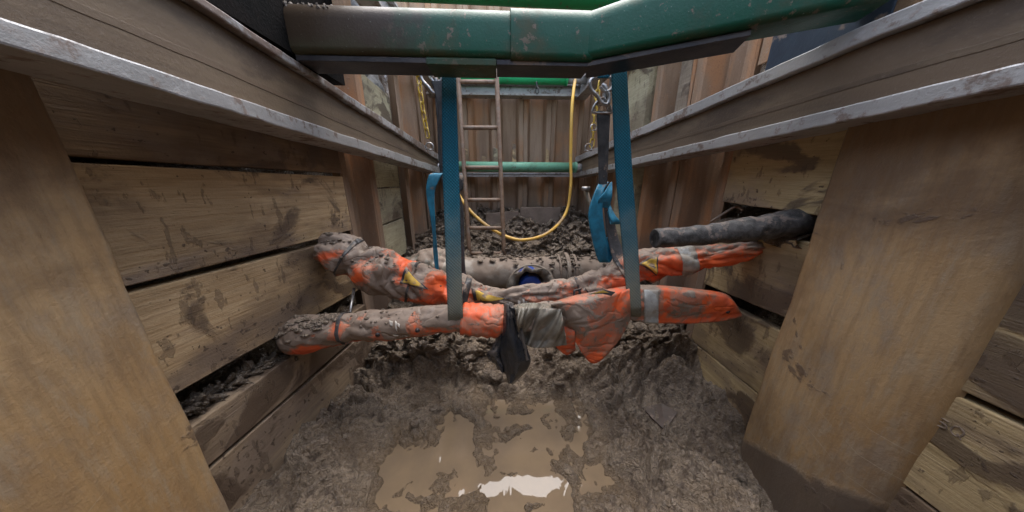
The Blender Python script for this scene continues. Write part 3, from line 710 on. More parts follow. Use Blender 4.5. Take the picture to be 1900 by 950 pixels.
# dirt clods on the left end
m = MB()
for k in range(46):
    x = random.uniform(xa-.03, xa+.16); r = random.uniform(.003, .012)*(1-.5*(x-xa)/.16); y = Y0+random.uniform(-.002, .05)
    c = np.array([x, y, ztp-.02+min(.02, (y-Y0)*.5)-random.random()*.015]); vs = []
    for a in range(5):
        for b in range(6):
            th = math.pi*a/4; ph = 2*math.pi*b/6; vs.append(c+r*random.uniform(.7, 1.2)*np.array([math.sin(th)*math.cos(ph), math.sin(th)*math.sin(ph), math.cos(th)]))
    m.add(vs, [(a*6+b, (a+1)*6+b, (a+1)*6+(b+1) % 6, a*6+(b+1) % 6) for a in range(4) for b in range(6)])
tag(m.build('mud_clods', SOIL, st, smooth=True), kind='stuff')
# second green tube just above and behind
tz = at(900, -26, y=1.35)[2]
s2 = empty('trench_strut', (0, 1.35, tz), 'second green pipe just glimpsed above the thick strut', 'strut')
MB().tube([(x, 1.35+.02*x, tz) for x in np.linspace(-.75, 1.0, 8)], .06, 24).build('tube', GREENL, s2, smooth=True)
MB().tube([(-.84, 1.34, tz), (-.75, 1.34, tz)], .05, 24).build('end_socket', DARKST, s2, smooth=True)
# navy plate on the right beam
pv = MB(); xq = 1.04
A = [at(1432, 118, x=xq), at(1600, 60, x=xq), at(1660, -30, x=xq), at(1455, -20, x=xq)]
A = [np.array([xq, min(max(p[1], .72), 1.16), p[2]]) for p in A]
yA, yB = at(1426, 100, x=xq)[1], at(1655, 20, x=xq)[1]; z0p = at(1432, 135, x=xq)[2]
pv.hexa([(xq, yA, z0p-.1), (xq, yB, z0p-.1), (xq, yB, z0p+.6), (xq, yA, z0p+.6)], [(xq+.02, yA, z0p-.1), (xq+.02, yB, z0p-.1), (xq+.02, yB, z0p+.6), (xq+.02, yA, z0p+.6)])
tag(pv.build('jack_plate', NAVY, bevel=.003), 'dark navy plate behind the strut end on the right beam', 'plate')
# far struts
def pipe_strut(p0, p1, r, mat, label, sock0=.0, sock1=.12):
    p0, p1 = np.array(p0, float), np.array(p1, float); e = empty('trench_strut', (p0+p1)/2, label, 'strut', 'green pipe struts at the far end')
    t = (p1-p0)/np.linalg.norm(p1-p0)
    MB().tube([p0+t*sock0, p1-t*sock1], r, 28).build('tube', mat, e, smooth=True)
    MB().tube([p1-t*sock1, p1], r*.8, 24).build('end_socket', ALU, e, smooth=True)
    MB().tube([p1-t*(sock1+.012), p1-t*(sock1-.012)], r*1.12, 24).build('ring', mat, e, smooth=False)
    MB().tube([p0-t*.02, p0+t*max(sock0, .02)], r*.8, 24).build('end_socket', STEEL, e, smooth=True)
    return e
pipe_strut((-.69, 3.15, at(925, 144, y=3.15)[2]), (.96, 3.15, at(1060, 146, y=3.15)[2]), .062, GREENL, 'bright green pipe high across the far end behind the ladder', .1, .22)
pipe_strut((-.74, 3.15, at(925, 309, y=3.15)[2]), (.98, 3.15, at(1060, 311, y=3.15)[2]), .056, GREENP, 'faded mint green pipe lower across the far end behind the ladder', .1, .08)

# timber wedges behind the rail
for px, py, w_, h_, lb in ((862, 300, .05, .17, 'small round ended wooden wedge left of the ladder at the far wall'), (915, 300, .07, .17, 'bright split wooden wedge behind the ladder stile'), (893, 304, .07, .10, 'squat wooden wedge between the two taller ones'), (950, 300, .06, .22, 'grey wooden wedge right of the ladder at the far wall'), (1012, 304, .05, .18, 'narrow grey wedge near the middle of the far rail')):
    p = at(px, py, y=3.40)
    slab('wooden_wedge', [p+(0, .0, -.1), p+(w_, 0, -.1), p+(w_-.008, .03, h_-.02), p+(.008, .03, h_)], .03, (0, -1, 0), WOODC if px == 915 else WOODM, lb, 'wedge', 'wedges behind the far rail', seg=2)

# slabs leaning at the back of the mud
for q, lb in (([(962, 425), (1042, 425), (1040, 385), (966, 385)], 'grey flat slab standing in the mud below the hose end, the right one'), ([(900, 430), (962, 430), (962, 392), (902, 396)], 'grey flat slab standing in the mud behind the ladder, the left one')):
    Q = [at(px, py, y=3.25) for px, py in q]; Q[0][2] -= .12; Q[1][2] -= .12
    slab('flat_slab', Q, .04, (0, -1, 0), SLABM, lb, 'slab', 'flat slabs at the back of the mud', seg=3)

# ================================================================== LADDER
YLd = 2.6
lt, lb_ = at(915, 118, y=YLd-.0), at(935, 478, y=YLd)
e = empty('ladder', (lb_[0]-.15, YLd, lb_[2]), 'muddy tubular metal ladder standing in the mud mid trench', 'ladder')
rt = at(918, 60, y=YLd+.15); rb = at(936, 485, y=YLd-.15)
lt2 = at(845, 60, y=YLd+.15); lb2 = at(872, 485, y=YLd-.15)
for a, b in ((rt, rb), (lt2, lb2)): MB().tube([a+(b-a)*u for u in np.linspace(0, 1, 14)], .021, 14).build('stile', RUNG, e, smooth=True)
for py in (152, 237, 311, 371, 423, 470):
    def onst(a, b):
        lo, hi = 0, 1
        for _ in range(40):
            mm = (lo+hi)/2; p = a+(b-a)*mm; d = (p-CP); yy = 475-FPX*(d@Uv)/(d@Fv)
            if yy < py: lo = mm
            else: hi = mm
        return a+(b-a)*lo
    A, B = onst(lt2, lb2), onst(rt, rb); ms = MB()
    ms.tube([A+(B-A)*u for u in np.linspace(.04, .96, 6)], .0185, 12); ms.build('rung', RUNG, e, smooth=True)

# ================================================================== HOSE
hp = [at(1082, 70, y=3.3), at(1072, 120, y=3.22), at(1062, 190, y=3.0), at(1059, 290, y=2.98), at(1059, 345, y=2.95), at(1050, 395, y=2.9), at(1020, 430, y=2.62), at(975, 445, y=2.48), at(935, 437, y=2.50), at(895, 412, y=2.72), at(865, 382, y=2.85), at(845, 350, y=3.0)]
tag(MB().tube(catmull(hp, 90), .0165, 14).build('hose', HOSE, smooth=True), 'yellow hose hanging in a loop at the far end', 'hose')

# ================================================================== CHAINS
def link_pts(c, t, sd, L, W, n=18):
    out = []
    for k in range(n):
        a = 2*math.pi*k/n; x = math.cos(a); y = math.sin(a)
        out.append(c+t*(L/2-W/2)*(1 if x > 0 else -1)*min(1, abs(x)*3)+t*x*W/2+sd*y*W/2)
    return out
def chain(pts, label, L=.075, W=.034, r=.0055, mat=YEL, group='yellow chains at the far end'):
    P = catmull(pts, 200); seg = np.linalg.norm(np.diff(P, axis=0), axis=1); cum = np.concatenate([[0], np.cumsum(seg)])
    e = empty('chain', P[-1], label, 'chain', group); s = L/2; k = 0
    while s < cum[-1]-L*.3:
        c = np.array([np.interp(s, cum, P[:, i]) for i in range(3)]); c2 = np.array([np.interp(s+.01, cum, P[:, i]) for i in range(3)])
        t = (c2-c)/np.linalg.norm(c2-c); a = np.cross(t, (0, 1.0, 0)); a /= np.linalg.norm(a); b = np.cross(t, a)
        ang = R(28 if k % 2 else -62); sd = a*math.cos(ang)+b*math.sin(ang)
        MB().tube(link_pts(c, t, sd, L, W), r, 7, closed=True).build('link', mat, e, smooth=True); s += L-2.6*r; k += 1
    return e
def shackle(c, sz, label, rz=0):
    e = empty('shackle', c, label, 'shackle'); P = []
    for a in np.linspace(R(-50), R(230), 16): P.append(c+sz*np.array([math.cos(a), .15*math.cos(a), math.sin(a)]))
    MB().tube(P, sz*.2, 8).build('bow', STEEL, e, smooth=True)
    MB().tube([P[0]+(sz*.4, 0, 0), P[-1]-(sz*.4, 0, 0)], sz*.16, 8).build('pin', STEEL, e, smooth=True); return e
chain([at(774, 120, y=2.25), at(784, 200, y=2.25), at(796, 265, y=2.25)], 'yellow chain hanging on the left beside the rear strap')
shackle(at(797, 272, y=2.2), .028, 'small steel shackle at the foot of the left yellow chain')
chain([at(1112, 150, y=2.35), at(1104, 205, y=2.35), at(1101, 250, y=2.35), at(1096, 280, y=2.35)], 'yellow chain behind the grey strap on the right')
shackle(at(1101, 237, y=2.28), .026, 'bright shackle halfway down the right yellow chain')
shackle(at(1092, 274, y=2.28), .03, 'steel shackle at the foot of the right yellow chain')
chain([at(996, 152, y=3.0), at(997, 175, y=3.0)], 'very short dark chain under the upper green pipe', .06, .03, .005, DARKST, 'dark chains')

# ================================================================== BURIED AND HANGING PIPES
def cloth_tube(cl, n=170, k=56, wr=.012, seed=0, pinch=(), spiral=0.0, flat=1.0):
    """cl rows: px, py, r_px, y -> surface function and vertex grid with folds"""
    C3, rr = [], []
    for px, py, rp, y in cl:
        p = at(px, py, y=y); C3.append(p); rr.append(rp/FPX*depth(p))
    C3 = catmull(C3, n); rr = catmull(np.array(rr)[:, None], n)[:, 0]
    T = np.gradient(C3, axis=0); T /= np.linalg.norm(T, axis=1)[:, None]
    cum = np.concatenate([[0], np.cumsum(np.linalg.norm(np.diff(C3, axis=0), axis=1))])
    def ring(i, off=0.0, th=None):
        i = float(np.clip(i, 0, n-1)); a = int(i); b = min(a+1, n-1); f = i-a
        c = C3[a]*(1-f)+C3[b]*f; t = T[a]*(1-f)+T[b]*f; t /= np.linalg.norm(t); r = rr[a]*(1-f)+rr[b]*f; s = cum[a]*(1-f)+cum[b]*f
        up = np.array([0, 0, 1.0])-t*t[2]; up /= np.linalg.norm(up); sd = np.cross(t, up)
        th = np.linspace(0, 2*math.pi, k, endpoint=False) if th is None else np.atleast_1d(th)
        cx, sx = np.cos(th), np.sin(th)
        ns = fbm(s*16+cx*.9+th*0+spiral*sx, cx*1.3+seed, sx*1.3, 3, seed+1)
        fold = np.abs(vnoise(s*11+sx*1.6*1.0+cx*.8, cx*.8, sx*.8+seed, seed+3))
        small = fbm(s*60, cx*5, sx*5, 2, seed+6)
        pn = 1.0
        for sp, w_, d_ in pinch: pn -= d_*np.exp(-((s-sp*cum[-1])/w_)**2)
        rad = r*pn*(1+0*cx)+wr*ns-wr*1.1*(1-np.clip(fold*3.2, 0, 1))+wr*.16*small+off
        return c[None]+rad[:, None]*(cx[:, None]*up[None]+(sx*flat)[:, None]*sd[None])
    G_ = np.array([ring(i) for i in range(n)])
    return G_, ring, C3, rr
def build_cloth(G_, name, parent, orange, mat=CLOTH, base=.6):
    """orange: list of world (x,z,rx,rz,strength) blobs where the mud has come off"""
    n, k = G_.shape[:2]; m = MB(); F = [(i*k+j, (i+1)*k+j, (i+1)*k+(j+1) % k, i*k+(j+1) % k) for i in range(n-1) for j in range(k)]
    F += [tuple(range(k)), tuple((n-1)*k+j for j in range(k-1, -1, -1))]
    m.add(G_.reshape(-1, 3), F); o = m.build(name, mat, parent, smooth=True)
    import bmesh
    bm = bmesh.new(); bm.from_mesh(o.data); bmesh.ops.recalc_face_normals(bm, faces=bm.faces); bm.to_mesh(o.data); bm.free()
    mudattr(o, G_.reshape(-1, 3), orange, base); return o
def mudattr(o, W, orange, base):
    v = np.full(len(W), base)
    for (x, z, rx, rz, s) in orange: v -= s*np.exp(-(((W[:, 0]-x)/rx)**2+((W[:, 2]-z)/rz)**2))
    a = o.data.attributes.new('mud', 'FLOAT', 'POINT'); a.data.foreach_set('value', v.astype(np.float32))
def blobs(lst, y):
    out = []
    for px, py, rx, rz, s in lst:
        p = at(px, py, y=y); d = depth(p)/FPX; out.append((p[0], p[2], rx*d, rz*d, s))
    return out
def band(ring, i0, i1, off, name, mat, parent, th0=0, th1=2*math.pi, n=6, k=40, thick=.0):
    P = np.array([ring(i, off, np.linspace(th0, th1, k)) for i in np.linspace(i0, i1, n)]); return MB().grid(P, flip=False).build(name, mat, parent, smooth=True, solid=.002 if not thick else thick)
def patch(ring, tri, off, name, mat, parent, n=9):
    """triangle or quad in (ring index, angle), laid on the cloth"""
    m = MB()
    if len(tri) == 3: tri = list(tri)+[tri[2]]
    q = [np.array(t, float) for t in tri]; P = np.zeros((n, n, 3))
    for a in range(n):
        for b in range(n):
            u, v = a/(n-1), b/(n-1); p = (q[0]*(1-u)+q[1]*u)*(1-v)+(q[3]*(1-u)+q[2]*u)*v
            P[a, b] = ring(p[0], off, p[1])[0]
    return m.grid(P).build(name, mat, parent, smooth=True, solid=.0015)
# angle: 0 = top, measured so that 3*pi/2 or pi/2 faces the camera -> found from the ring itself
# --- rear wrapped pipe
rear = [(592, 462, 26, 1.16), (612, 466, 34, 1.17), (645, 478, 38, 1.18), (668, 492, 36, 1.18), (700, 503, 42, 1.19), (740, 514, 40, 1.2), (800, 530, 34, 1.2), (860, 541, 30, 1.2), (925, 551, 20, 1.2), (1000, 549, 21, 1.2), (1070, 540, 23, 1.2), (1130, 522, 26, 1.19), (1195, 493, 32, 1.16), (1250, 486, 28, 1.13), (1310, 478, 21, 1.09), (1400, 459, 16, 1.02), (1480, 447, 13, .97)]
Gr, ringr, Cr, rr_ = cloth_tube(rear, wr=.015, seed=3, n=210, pinch=((.075, .02, .18), (.27, .02, .22), (.355, .015, .12), (.56, .012, .10), (.64, .012, .14), (.72, .02, .2)), spiral=1.2)
WR_ = 1
er_ = empty('wrapped_pipe', Cr[105], 'rear hanging pipe bundled in creased orange workwear, sagging in the middle', 'wrapped pipe', 'pipes wrapped in orange cloth')
ob = blobs([(630, 465, 22, 9, .9), (615, 482, 16, 22, .6), (660, 508, 26, 9, .8), (680, 495, 12, 18, .5), (752, 500, 14, 30, .9), (820, 530, 30, 26, 1.0), (790, 552, 50, 10, .8), (880, 548, 20, 12, .8), (1020, 558, 40, 10, .7), (1050, 540, 30, 14, .5), (1140, 520, 34, 12, .9), (1170, 500, 18, 24, .8), (1215, 488, 24, 26, .9), (1250, 490, 40, 22, 1.2), (1320, 475, 50, 24, 1.2), (1410, 458, 50, 24, 1.0)], 1.17)
build_cloth(Gr, 'cloth_wrap', er_, ob, base=.95)
front_th = math.pi*1.5 if ringr(100, 0, math.pi*1.5)[0][1] < ringr(100, 0, math.pi/2)[0][1] else math.pi/2
sg = 1 if front_th > math.pi else -1     # moving th by +sg goes up
def ri(px, Cc):            # ring index of a pixel column
    d = Cc-CP; xx = 950+FPX*(d@Rv)/(d@Fv); return float(np.interp(px, xx, np.arange(len(xx))))
def q2(px, up, Cc): return (ri(px, Cc), front_th+sg*up)
def ribbon(ring, Cc, px, w, name, parent, off=.004, slant=0): return band(ring, ri(px-w/2, Cc), ri(px+w/2, Cc), off, name, TYE, parent)
for px, w_ in ((646, 5), (768, 4), (866, 10), (1071, 4), (1158, 7)): ribbon(ringr, Cr, px, w_, 'tie', er_)
def tri(ring, Cc, pts, parent, off=.0035):
    c = np.mean(pts, axis=0); big = [c+(np.array(p)-c)*1.35 for p in pts]
    b = patch(ring, [q2(p[0], p[1], Cc) for p in big], off, 'warning_print', BPR, parent)
    P = [q2(p[0], p[1], Cc) for p in pts]
    f = patch(ring, P, off+.0025, 'yellow_print', YTRI, b)
tri(ringr, Cr, [(757, .25), (758, .85), (795, .30)], er_)
tri(ringr, Cr, [(880, .75), (888, -.1), (938, .3)], er_)
tri(ringr, Cr, [(1188, .55), (1212, .75), (1206, -.35)], er_)
band(ringr, ri(1256, Cr), ri(1288, Cr), .003, 'reflective_strip', REFL, er_)
def stroke(ring, Cc, pts, parent, wpx=5, off=.004):     # lettering stroke on the cloth
    m = MB(); Q = []
    for a, b in zip(pts[:-1], pts[1:]):
        for u in np.linspace(0, 1, 5): Q.append(ring(ri(a[0]+(b[0]-a[0])*u, Cc), off, front_th+sg*(a[1]+(b[1]-a[1])*u))[0])
    m.tube(Q, wpx*.0011, 6).build('letter_print', BPR, parent, smooth=True)
stroke(ringr, Cr, [(1076, .6), (1062, .55), (1060, -.1), (1068, -.25)], er_)
stroke(ringr, Cr, [(1084, .55), (1086, .0), (1080, -.3)], er_)
stroke(ringr, Cr, [(1196, .35), (1205, .15), (1198, -.05)], er_, 3)
# --- front wrapped pipe
front = [(540, 632, 30, .955), (560, 622, 36, .96), (600, 613, 31, .97), (645, 607, 27, .97), (740, 600, 28, .97), (830, 590, 25, .97), (880, 592, 27, .97), (935, 595, 26, .97), (985, 590, 27, .97), (1030, 582, 24, .97), (1100, 573, 25, .98), (1170, 558, 25, .99), (1220, 557, 24, 1.0), (1280, 562, 22, 1.01), (1330, 570, 18, 1.02), (1350, 576, 14, 1.02), (1362, 580, 8, 1.02), (1368, 582, 3, 1.02)]
Gf, ringf, Cf, rf_ = cloth_tube(front, wr=.0045, seed=11, n=210, pinch=((.13, .01, .12), (.345, .012, .12), (.74, .014, .10)))
ef = empty('wrapped_pipe', Cf[100], 'front hanging pipe wrapped in mud caked orange cloth held by two blue straps', 'wrapped pipe', 'pipes wrapped in orange cloth')
ob = blobs([(585, 632, 22, 12, 1.2), (615, 640, 40, 10, 1.1), (640, 605, 8, 24, .7), (665, 635, 20, 8, .9), (712, 610, 14, 18, .7), (780, 600, 12, 26, .8), (760, 628, 40, 6, .8), (812, 600, 22, 10, .5), (900, 590, 60, 30, .33), (1150, 550, 22, 22, .9), (1215, 560, 40, 32, .6), (1235, 545, 10, 30, .5), (1235, 590, 14, 14, .7), (1325, 572, 30, 24, .6), (1270, 570, 120, 40, .42), (1360, 580, 20, 10, .6)], .97)
build_cloth(Gf, 'cloth_wrap', ef, ob, base=.98)
for px, w_ in ((642, 6),): ribbon(ringf, Cf, px, w_, 'tie', ef)
for px, up in ((712, -.15), (782, -.12), (908, -.2)):
    p = ringf(ri(px, Cf), .001, front_th+sg*up)[0]; c = Cf[int(ri(px, Cf))]; n_ = (p-c)/np.linalg.norm(p-c)
    MB().tube([p-n_*.004, p+n_*.004, p+n_*.0042, p+n_*.001], [.0095, .0085, .0045, .004], 14).build('snap_button', DARKST, ef, smooth=True)
# pinkish squared cloth end over the pipe, a free-standing layer with a hem
P = np.array([ringf(i, .007+.003*math.sin(j*2.1), np.linspace(front_th-1.9, front_th+1.9, 34)) for j, i in enumerate(np.linspace(ri(858, Cf), ri(934, Cf), 16))])
o = MB().grid(P).build('cloth_flap', CLOTH, ef, smooth=True, solid=.003); mudattr(o, P.reshape(-1, 3), [(P[8, 17, 0], P[8, 17, 2], .3, .3, .28)], .60)
P = np.array([ringf(i, .0115+.003*math.sin(j*2.1), np.linspace(front_th-1.4, front_th+1.6, 26)) for j, i in enumerate(np.linspace(ri(929, Cf), ri(934.5, Cf), 3))])
def drape(top, bot, y, name, parent, n=34, m=26, wr=.012, base=.5, ob=(), seed=0, mat=CLOTH, sag=.05, belly=.02):
    top, bot = np.array(top, float), np.array(bot, float)
    T = catmull(top, n); B = catmull(bot, n); P = np.zeros((n, m, 3))
    for i in range(n):
        for j in range(m):
            u, v = i/(n-1), j/(m-1); q = T[i]*(1-v)+B[i]*v
            yy = y - belly*math.sin(math.pi*min(v*1.2, 1)) + sag*v*.3 + wr*float(fbm(u*4+v*1.5, v*1.2+u*1.0, seed, 3, seed))
            if v < .12: yy += (.12-v)*.35
            P[i, j] = at(q[0], q[1], y=yy)
    o = MB().grid(P).build(name, mat, parent, smooth=True, solid=.003)
    if mat is CLOTH: mudattr(o, P.reshape(-1, 3), blobs(ob, y), base)
    return o, P
drape([(1022, 562), (1060, 550), (1110, 540), (1168, 530)], [(1024, 572), (1060, 622), (1099, 674), (1142, 640), (1170, 592)], .925, 'draped_sheet', ef, base=.72,
      ob=[(1148, 560, 16, 30, .5), (1100, 668, 18, 12, .8), (1072, 640, 10, 18, .5), (1115, 600, 30, 30, .2), (1050, 580, 30, 30, -.4)], seed=4)
drape([(1030, 590), (1050, 600), (1066, 606)], [(1030, 642), (1050, 658), (1068, 650)], .94, 'inner_fold', ef, n=12, m=12, base=.2, seed=5, wr=.006)
tri2 = [q2(1096, .95, Cf), q2(1135, .95, Cf), q2(1115, .55, Cf)]
# yellow / black print at the top of the sheet
def flatprint(pts, y, name, mat, parent):
    Q = [at(px, py, y=y) for px, py in pts]; m = MB(); m.add(Q, [tuple(range(len(Q)))]); return m.build(name, mat, parent, solid=.0015)
pb_ = flatprint([(1092, 546), (1120, 537), (1142, 542), (1134, 549), (1118, 545)], .905, 'black_print', BPR, ef)
flatprint([(1098, 545), (1119, 538.5), (1130, 543), (1116, 543)], .9015, 'yellow_print', YTRI, ef)
o, P = drape([(1166, 529), (1195, 529), (1240, 531), (1290, 536), (1335, 542), (1352, 549), (1362, 560)], [(1166, 592), (1195, 598), (1240, 600), (1290, 600), (1335, 596), (1358, 592), (1379, 586)], .962, 'sheet_end', ef, n=80, m=26, base=.80, ob=[(1335, 568, 30, 30, .75), (1232, 560, 10, 40, .6), (1225, 590, 18, 10, .5), (1280, 596, 60, 8, .5), (1175, 560, 12, 30, .6), (1360, 582, 22, 10, .5), (1270, 560, 60, 30, .2)], seed=14, wr=.007, sag=.0, belly=.018)
nn_ = [i for i in range(80) if 1192 <= 950+FPX*((P[i, 12]-CP)@Rv)/((P[i, 12]-CP)@Fv) <= 1221]
MB().grid(P[nn_[0]:nn_[-1]+1]+np.array([0, -.004, 0])).build('reflective_strip', REFL, ef, smooth=True, solid=.002)
p = at(1350, 578, y=.95); MB().tube([p+(0, .004, 0), p-(0, .004, 0), p-(0, .0042, 0), p-(0, .001, 0)], [.0095, .0085, .0045, .004], 14).build('snap_button', DARKST, ef, smooth=True)
hem = [ringf(i, .0015, front_th-sg*(1.05+.08*math.sin(i*.3)))[0] for i in np.linspace(ri(600, Cf), ri(828, Cf), 50)]
h_ = MB().tube(hem, .0032, 6).build('hem', CLOTH, ef, smooth=True); mudattr(h_, np.array(hem).repeat(6, axis=0), [(hem[25][0], hem[25][2], .25, .2, .45)], .75)
# white paint scuffs
for px, u0, u1, w_ in ((738, .75, .35, 7), (747, .7, -.05, 3), (752, .55, .25, 5), (742, -.25, -.5, 9), (757, -.45, -.6, 9)):
    b_ = patch(ringf, [q2(px-w_/2, u0, Cf), q2(px+w_/2, u0-.1, Cf), q2(px+w_/3, u1, Cf), q2(px-w_/4, u1+.08, Cf)], .0035, 'paint_scuff', WHITEP, ef, 5)
for px, u0, u1, w_ in ((962, .1, -.5, 5), (970, .2, -.6, 4), (976, 0, -.5, 6)):
    patch(ringr, [q2(px-w_/2, u0, Cr), q2(px+w_/2, u0-.1, Cr), q2(px+w_/3, u1, Cr), q2(px-w_/4, u1+.08, Cr)], .004, 'paint_scuff', WHITEP, er_, 5)
# crumpled clear film and black bin liner around the middle
o, P = drape([(955, 566), (985, 562), (1040, 566)], [(962, 626), (990, 645), (1052, 640)], .905, 'crumpled_film', ef, n=70, m=60, wr=.05, mat=PLAST, seed=9, belly=.03)
eb = empty('plastic_sheet', at(945, 600, y=.9), 'black plastic sheet knotted over the front pipe with its point hanging', 'plastic sheet')
def vstrip(rows, y, name, mat, parent, wr=.012, seed=0, m=16, n=40, solid=.002, rnd=.03):
    """rows: (xl, xr, py) down a hanging strip"""
    Rw = catmull(np.array(rows, float), n); P = np.zeros((n, m, 3))
    for i in range(n):
        for j in range(m):
            u = j/(m-1); xl, xr_, py = Rw[i]
            yy = y-rnd*math.sin(math.pi*u)*1.0+wr*float(fbm(u*2.6+seed, i/n*2.2, 0, 3, seed))+(.14*max(0, .12-i/n))
            P[i, j] = at(xl+(xr_-xl)*u, py+3*float(vnoise(u*3, i*.3, 0, seed)), y=yy)
    return MB().grid(P, flip=True).build(name, mat, parent, smooth=True, solid=solid)
vstrip([(936, 952, 562), (934, 958, 590), (930, 966, 620), (926, 980, 650), (930, 984, 675), (938, 970, 695), (944, 950, 714)], .905, 'hanging_point', BLACKP, eb, seed=3)
vstrip([(926, 940, 616), (915, 936, 640), (903, 934, 660), (918, 938, 676), (930, 936, 690)], .93, 'corner', BLACKP, eb, seed=7)
vstrip([(940, 950, 562), (952, 962, 592), (964, 974, 630), (974, 982, 668)], .89, 'twisted_edge', BLACKP, eb, seed=8, rnd=.008, wr=.005)

# lumps of clay along the top of both wraps
def lumps(ring, spots, parent, seed):
    rnd = random.Random(seed); m = MB()
    for px0, px1, cnt, rmax, C_ in spots:
        for _ in range(cnt):
            px = rnd.uniform(px0, px1); up = rnd.gauss(1.1, .4); i = ri(px, C_); r = rmax*rnd.uniform(.25, 1)**1.5
            c = ring(i, 0, front_th+sg*up)[0]; vs = []
            ax = np.array([rnd.uniform(.8, 1.6), rnd.uniform(.7, 1.2), rnd.uniform(.45, .8)])
            for a in range(7):
                for b in range(9):
                    th = math.pi*a/6; ph = 2*math.pi*b/9; d = np.array([math.sin(th)*math.cos(ph), math.sin(th)*math.sin(ph), math.cos(th)])
                    vs.append(c+ax*d*r*(1+.35*float(vnoise(d[0]*2+px, d[1]*2, d[2]*2, 5))))
            m.add(vs, [(a*9+b, (a+1)*9+b, (a+1)*9+(b+1) % 9, a*9+(b+1) % 9) for a in range(6) for b in range(9)])
    return tag(m.build('clay_crust', MUDM, parent, smooth=True), kind='stuff')
lumps(ringr, [(598, 650, 24, .011, Cr), (655, 745, 26, .009, Cr), (760, 860, 14, .006, Cr), (1000, 1100, 10, .006, Cr)], er_, 4)
lumps(ringf, [(545, 640, 110, .012, Cf), (650, 740, 24, .008, Cf), (740, 830, 12, .006, Cf), (1000, 1060, 20, .008, Cf)], ef, 5)

drape([(540, 618), (556, 606), (580, 600)], [(538, 660), (556, 659), (590, 648)], .925, 'loose_cuff', ef, n=20, m=20, base=1.15, ob=[(590, 640, 14, 14, 1.0)], seed=31, wr=.008, belly=.01)
# --- cut black pipe on the right
bl = [(1216, 442, 18, .93), (1260, 440, 18, .93), (1330, 433, 20, .92), (1400, 424, 22, .915), (1460, 415, 24, .91), (1520, 408, 26, .90), (1600, 400, 28, .89)]
C3 = [at(a, b, y=y) for a, b, r, y in bl]; rd = [r/FPX*depth(p) for (a, b, r, y), p in zip(bl, C3)]
C3 = catmull(C3, 70); rd = catmull(np.array(rd)[:, None], 70)[:, 0]
ebk = empty('cut_pipe', C3[0], 'pitted black pipe with a cut end sticking out of the right wall', 'pipe')
V = MB(); V.tube(C3, [float(r*(1+.05*fbm(i*.35, 0, 0, 3, 4))) for i, r in enumerate(rd)], 30, cap=False)
for i, v in enumerate(V.v):
    p = np.array(v); c = C3[i//30]; V.v[i] = tuple(c+(p-c)*(1+.10*float(fbm(p[0]*32, p[1]*32, p[2]*32, 3, 2))))
V.build('pipe_wall', BITU, ebk, smooth=True)
t0 = (C3[1]-C3[0])/np.linalg.norm(C3[1]-C3[0])
MB().tube([C3[0]+t0*.001, C3[0]-t0*.004, C3[0]-t0*.004, C3[0]+t0*.004], [rd[0]*.99, rd[0]*.9, rd[0]*.62, rd[0]*.58], 30, cap=False).build('rim', BITU, ebk, smooth=False)
MB().tube([C3[0]+t0*.003, C3[0]+t0*.006], [rd[0]*.6, rd[0]*.6], 24).build('mud_plug', SOIL, ebk)
# root and clay beside it
tag(MB().tube(catmull([at(1318, 412, y=1.2), at(1345, 395, y=1.2), at(1365, 384, y=1.19), at(1378, 390, y=1.15)], 20), .006, 8).build('root', RUNG, smooth=True), 'thin muddy root poking out above the black pipe', 'root')
Pc = np.zeros((30, 12, 3))
for i, y in enumerate(np.linspace(.85, 1.235, 30)):
    for j in range(12):
        t = j/11*math.pi; Pc[i, j] = (XR+.07-math.sin(t)*(.085+.03*float(fbm(y*20, j*.5, 0, 3, 6))), y, 1.03+.0*y+.045*math.cos(t)*(1+.4*float(fbm(y*18, j*.4, 2, 3, 7))))
tag(MB().grid(Pc).build('squeezed_clay', SOIL, smooth=True), 'dark clay in the gap around the black pipe', 'clay', kind='stuff')
# threaded rod above the front pipe
a_, b_ = at(657, 535, y=1.12), at(648, 590, y=1.0)
tag(MB().tube([a_, b_], .006, 10).build('steel_rod', STEEL, smooth=True), 'thin bright rod leaning on the front wrapped pipe near the left wall', 'rod')

# --- grey pipe lying across behind
yg = 1.95
eg = empty('mud_covered_pipe', at(950, 506, y=yg), 'large grey pipe caked in mud lying across the trench', 'pipe')
gc = [at(700, 506, y=yg), at(870, 506, y=yg), at(1000, 506, y=yg), at(1150, 507, y=yg)]
gc[0] = np.array([-.86, yg, gc[1][2]]); gc[-1] = np.array([1.0, yg, gc[1][2]-.01])
rg = 29/FPX*depth(gc[1]); V = MB(); Cg = catmull(gc, 120); V.tube(Cg, rg, 40)
for i, v in enumerate(V.v):
    p = np.array(v); c = Cg[min(i//40, 119)]; V.v[i] = tuple(c+(p-c)*(1+.07*float(fbm(p[0]*14, p[1]*14, p[2]*14, 4, 2))+.05*max(0, float(vnoise(p[0]*7, p[1]*7, p[2]*7, 8)))))
V.build('pipe_wall', GREYP, eg, smooth=True)
for px, w_, k_ in ((1048, .03, 1.22), (1062, .02, 1.12), (1034, .015, 1.14)):
    x0 = at(px, 506, y=yg)[0]; MB().tube([(x0-w_/2, yg, gc[1][2]), (x0+w_/2, yg, gc[1][2])], rg*k_, 32).build('coupling_ring', GREYP, eg, smooth=False, bevel=.004)
Pm = MB()
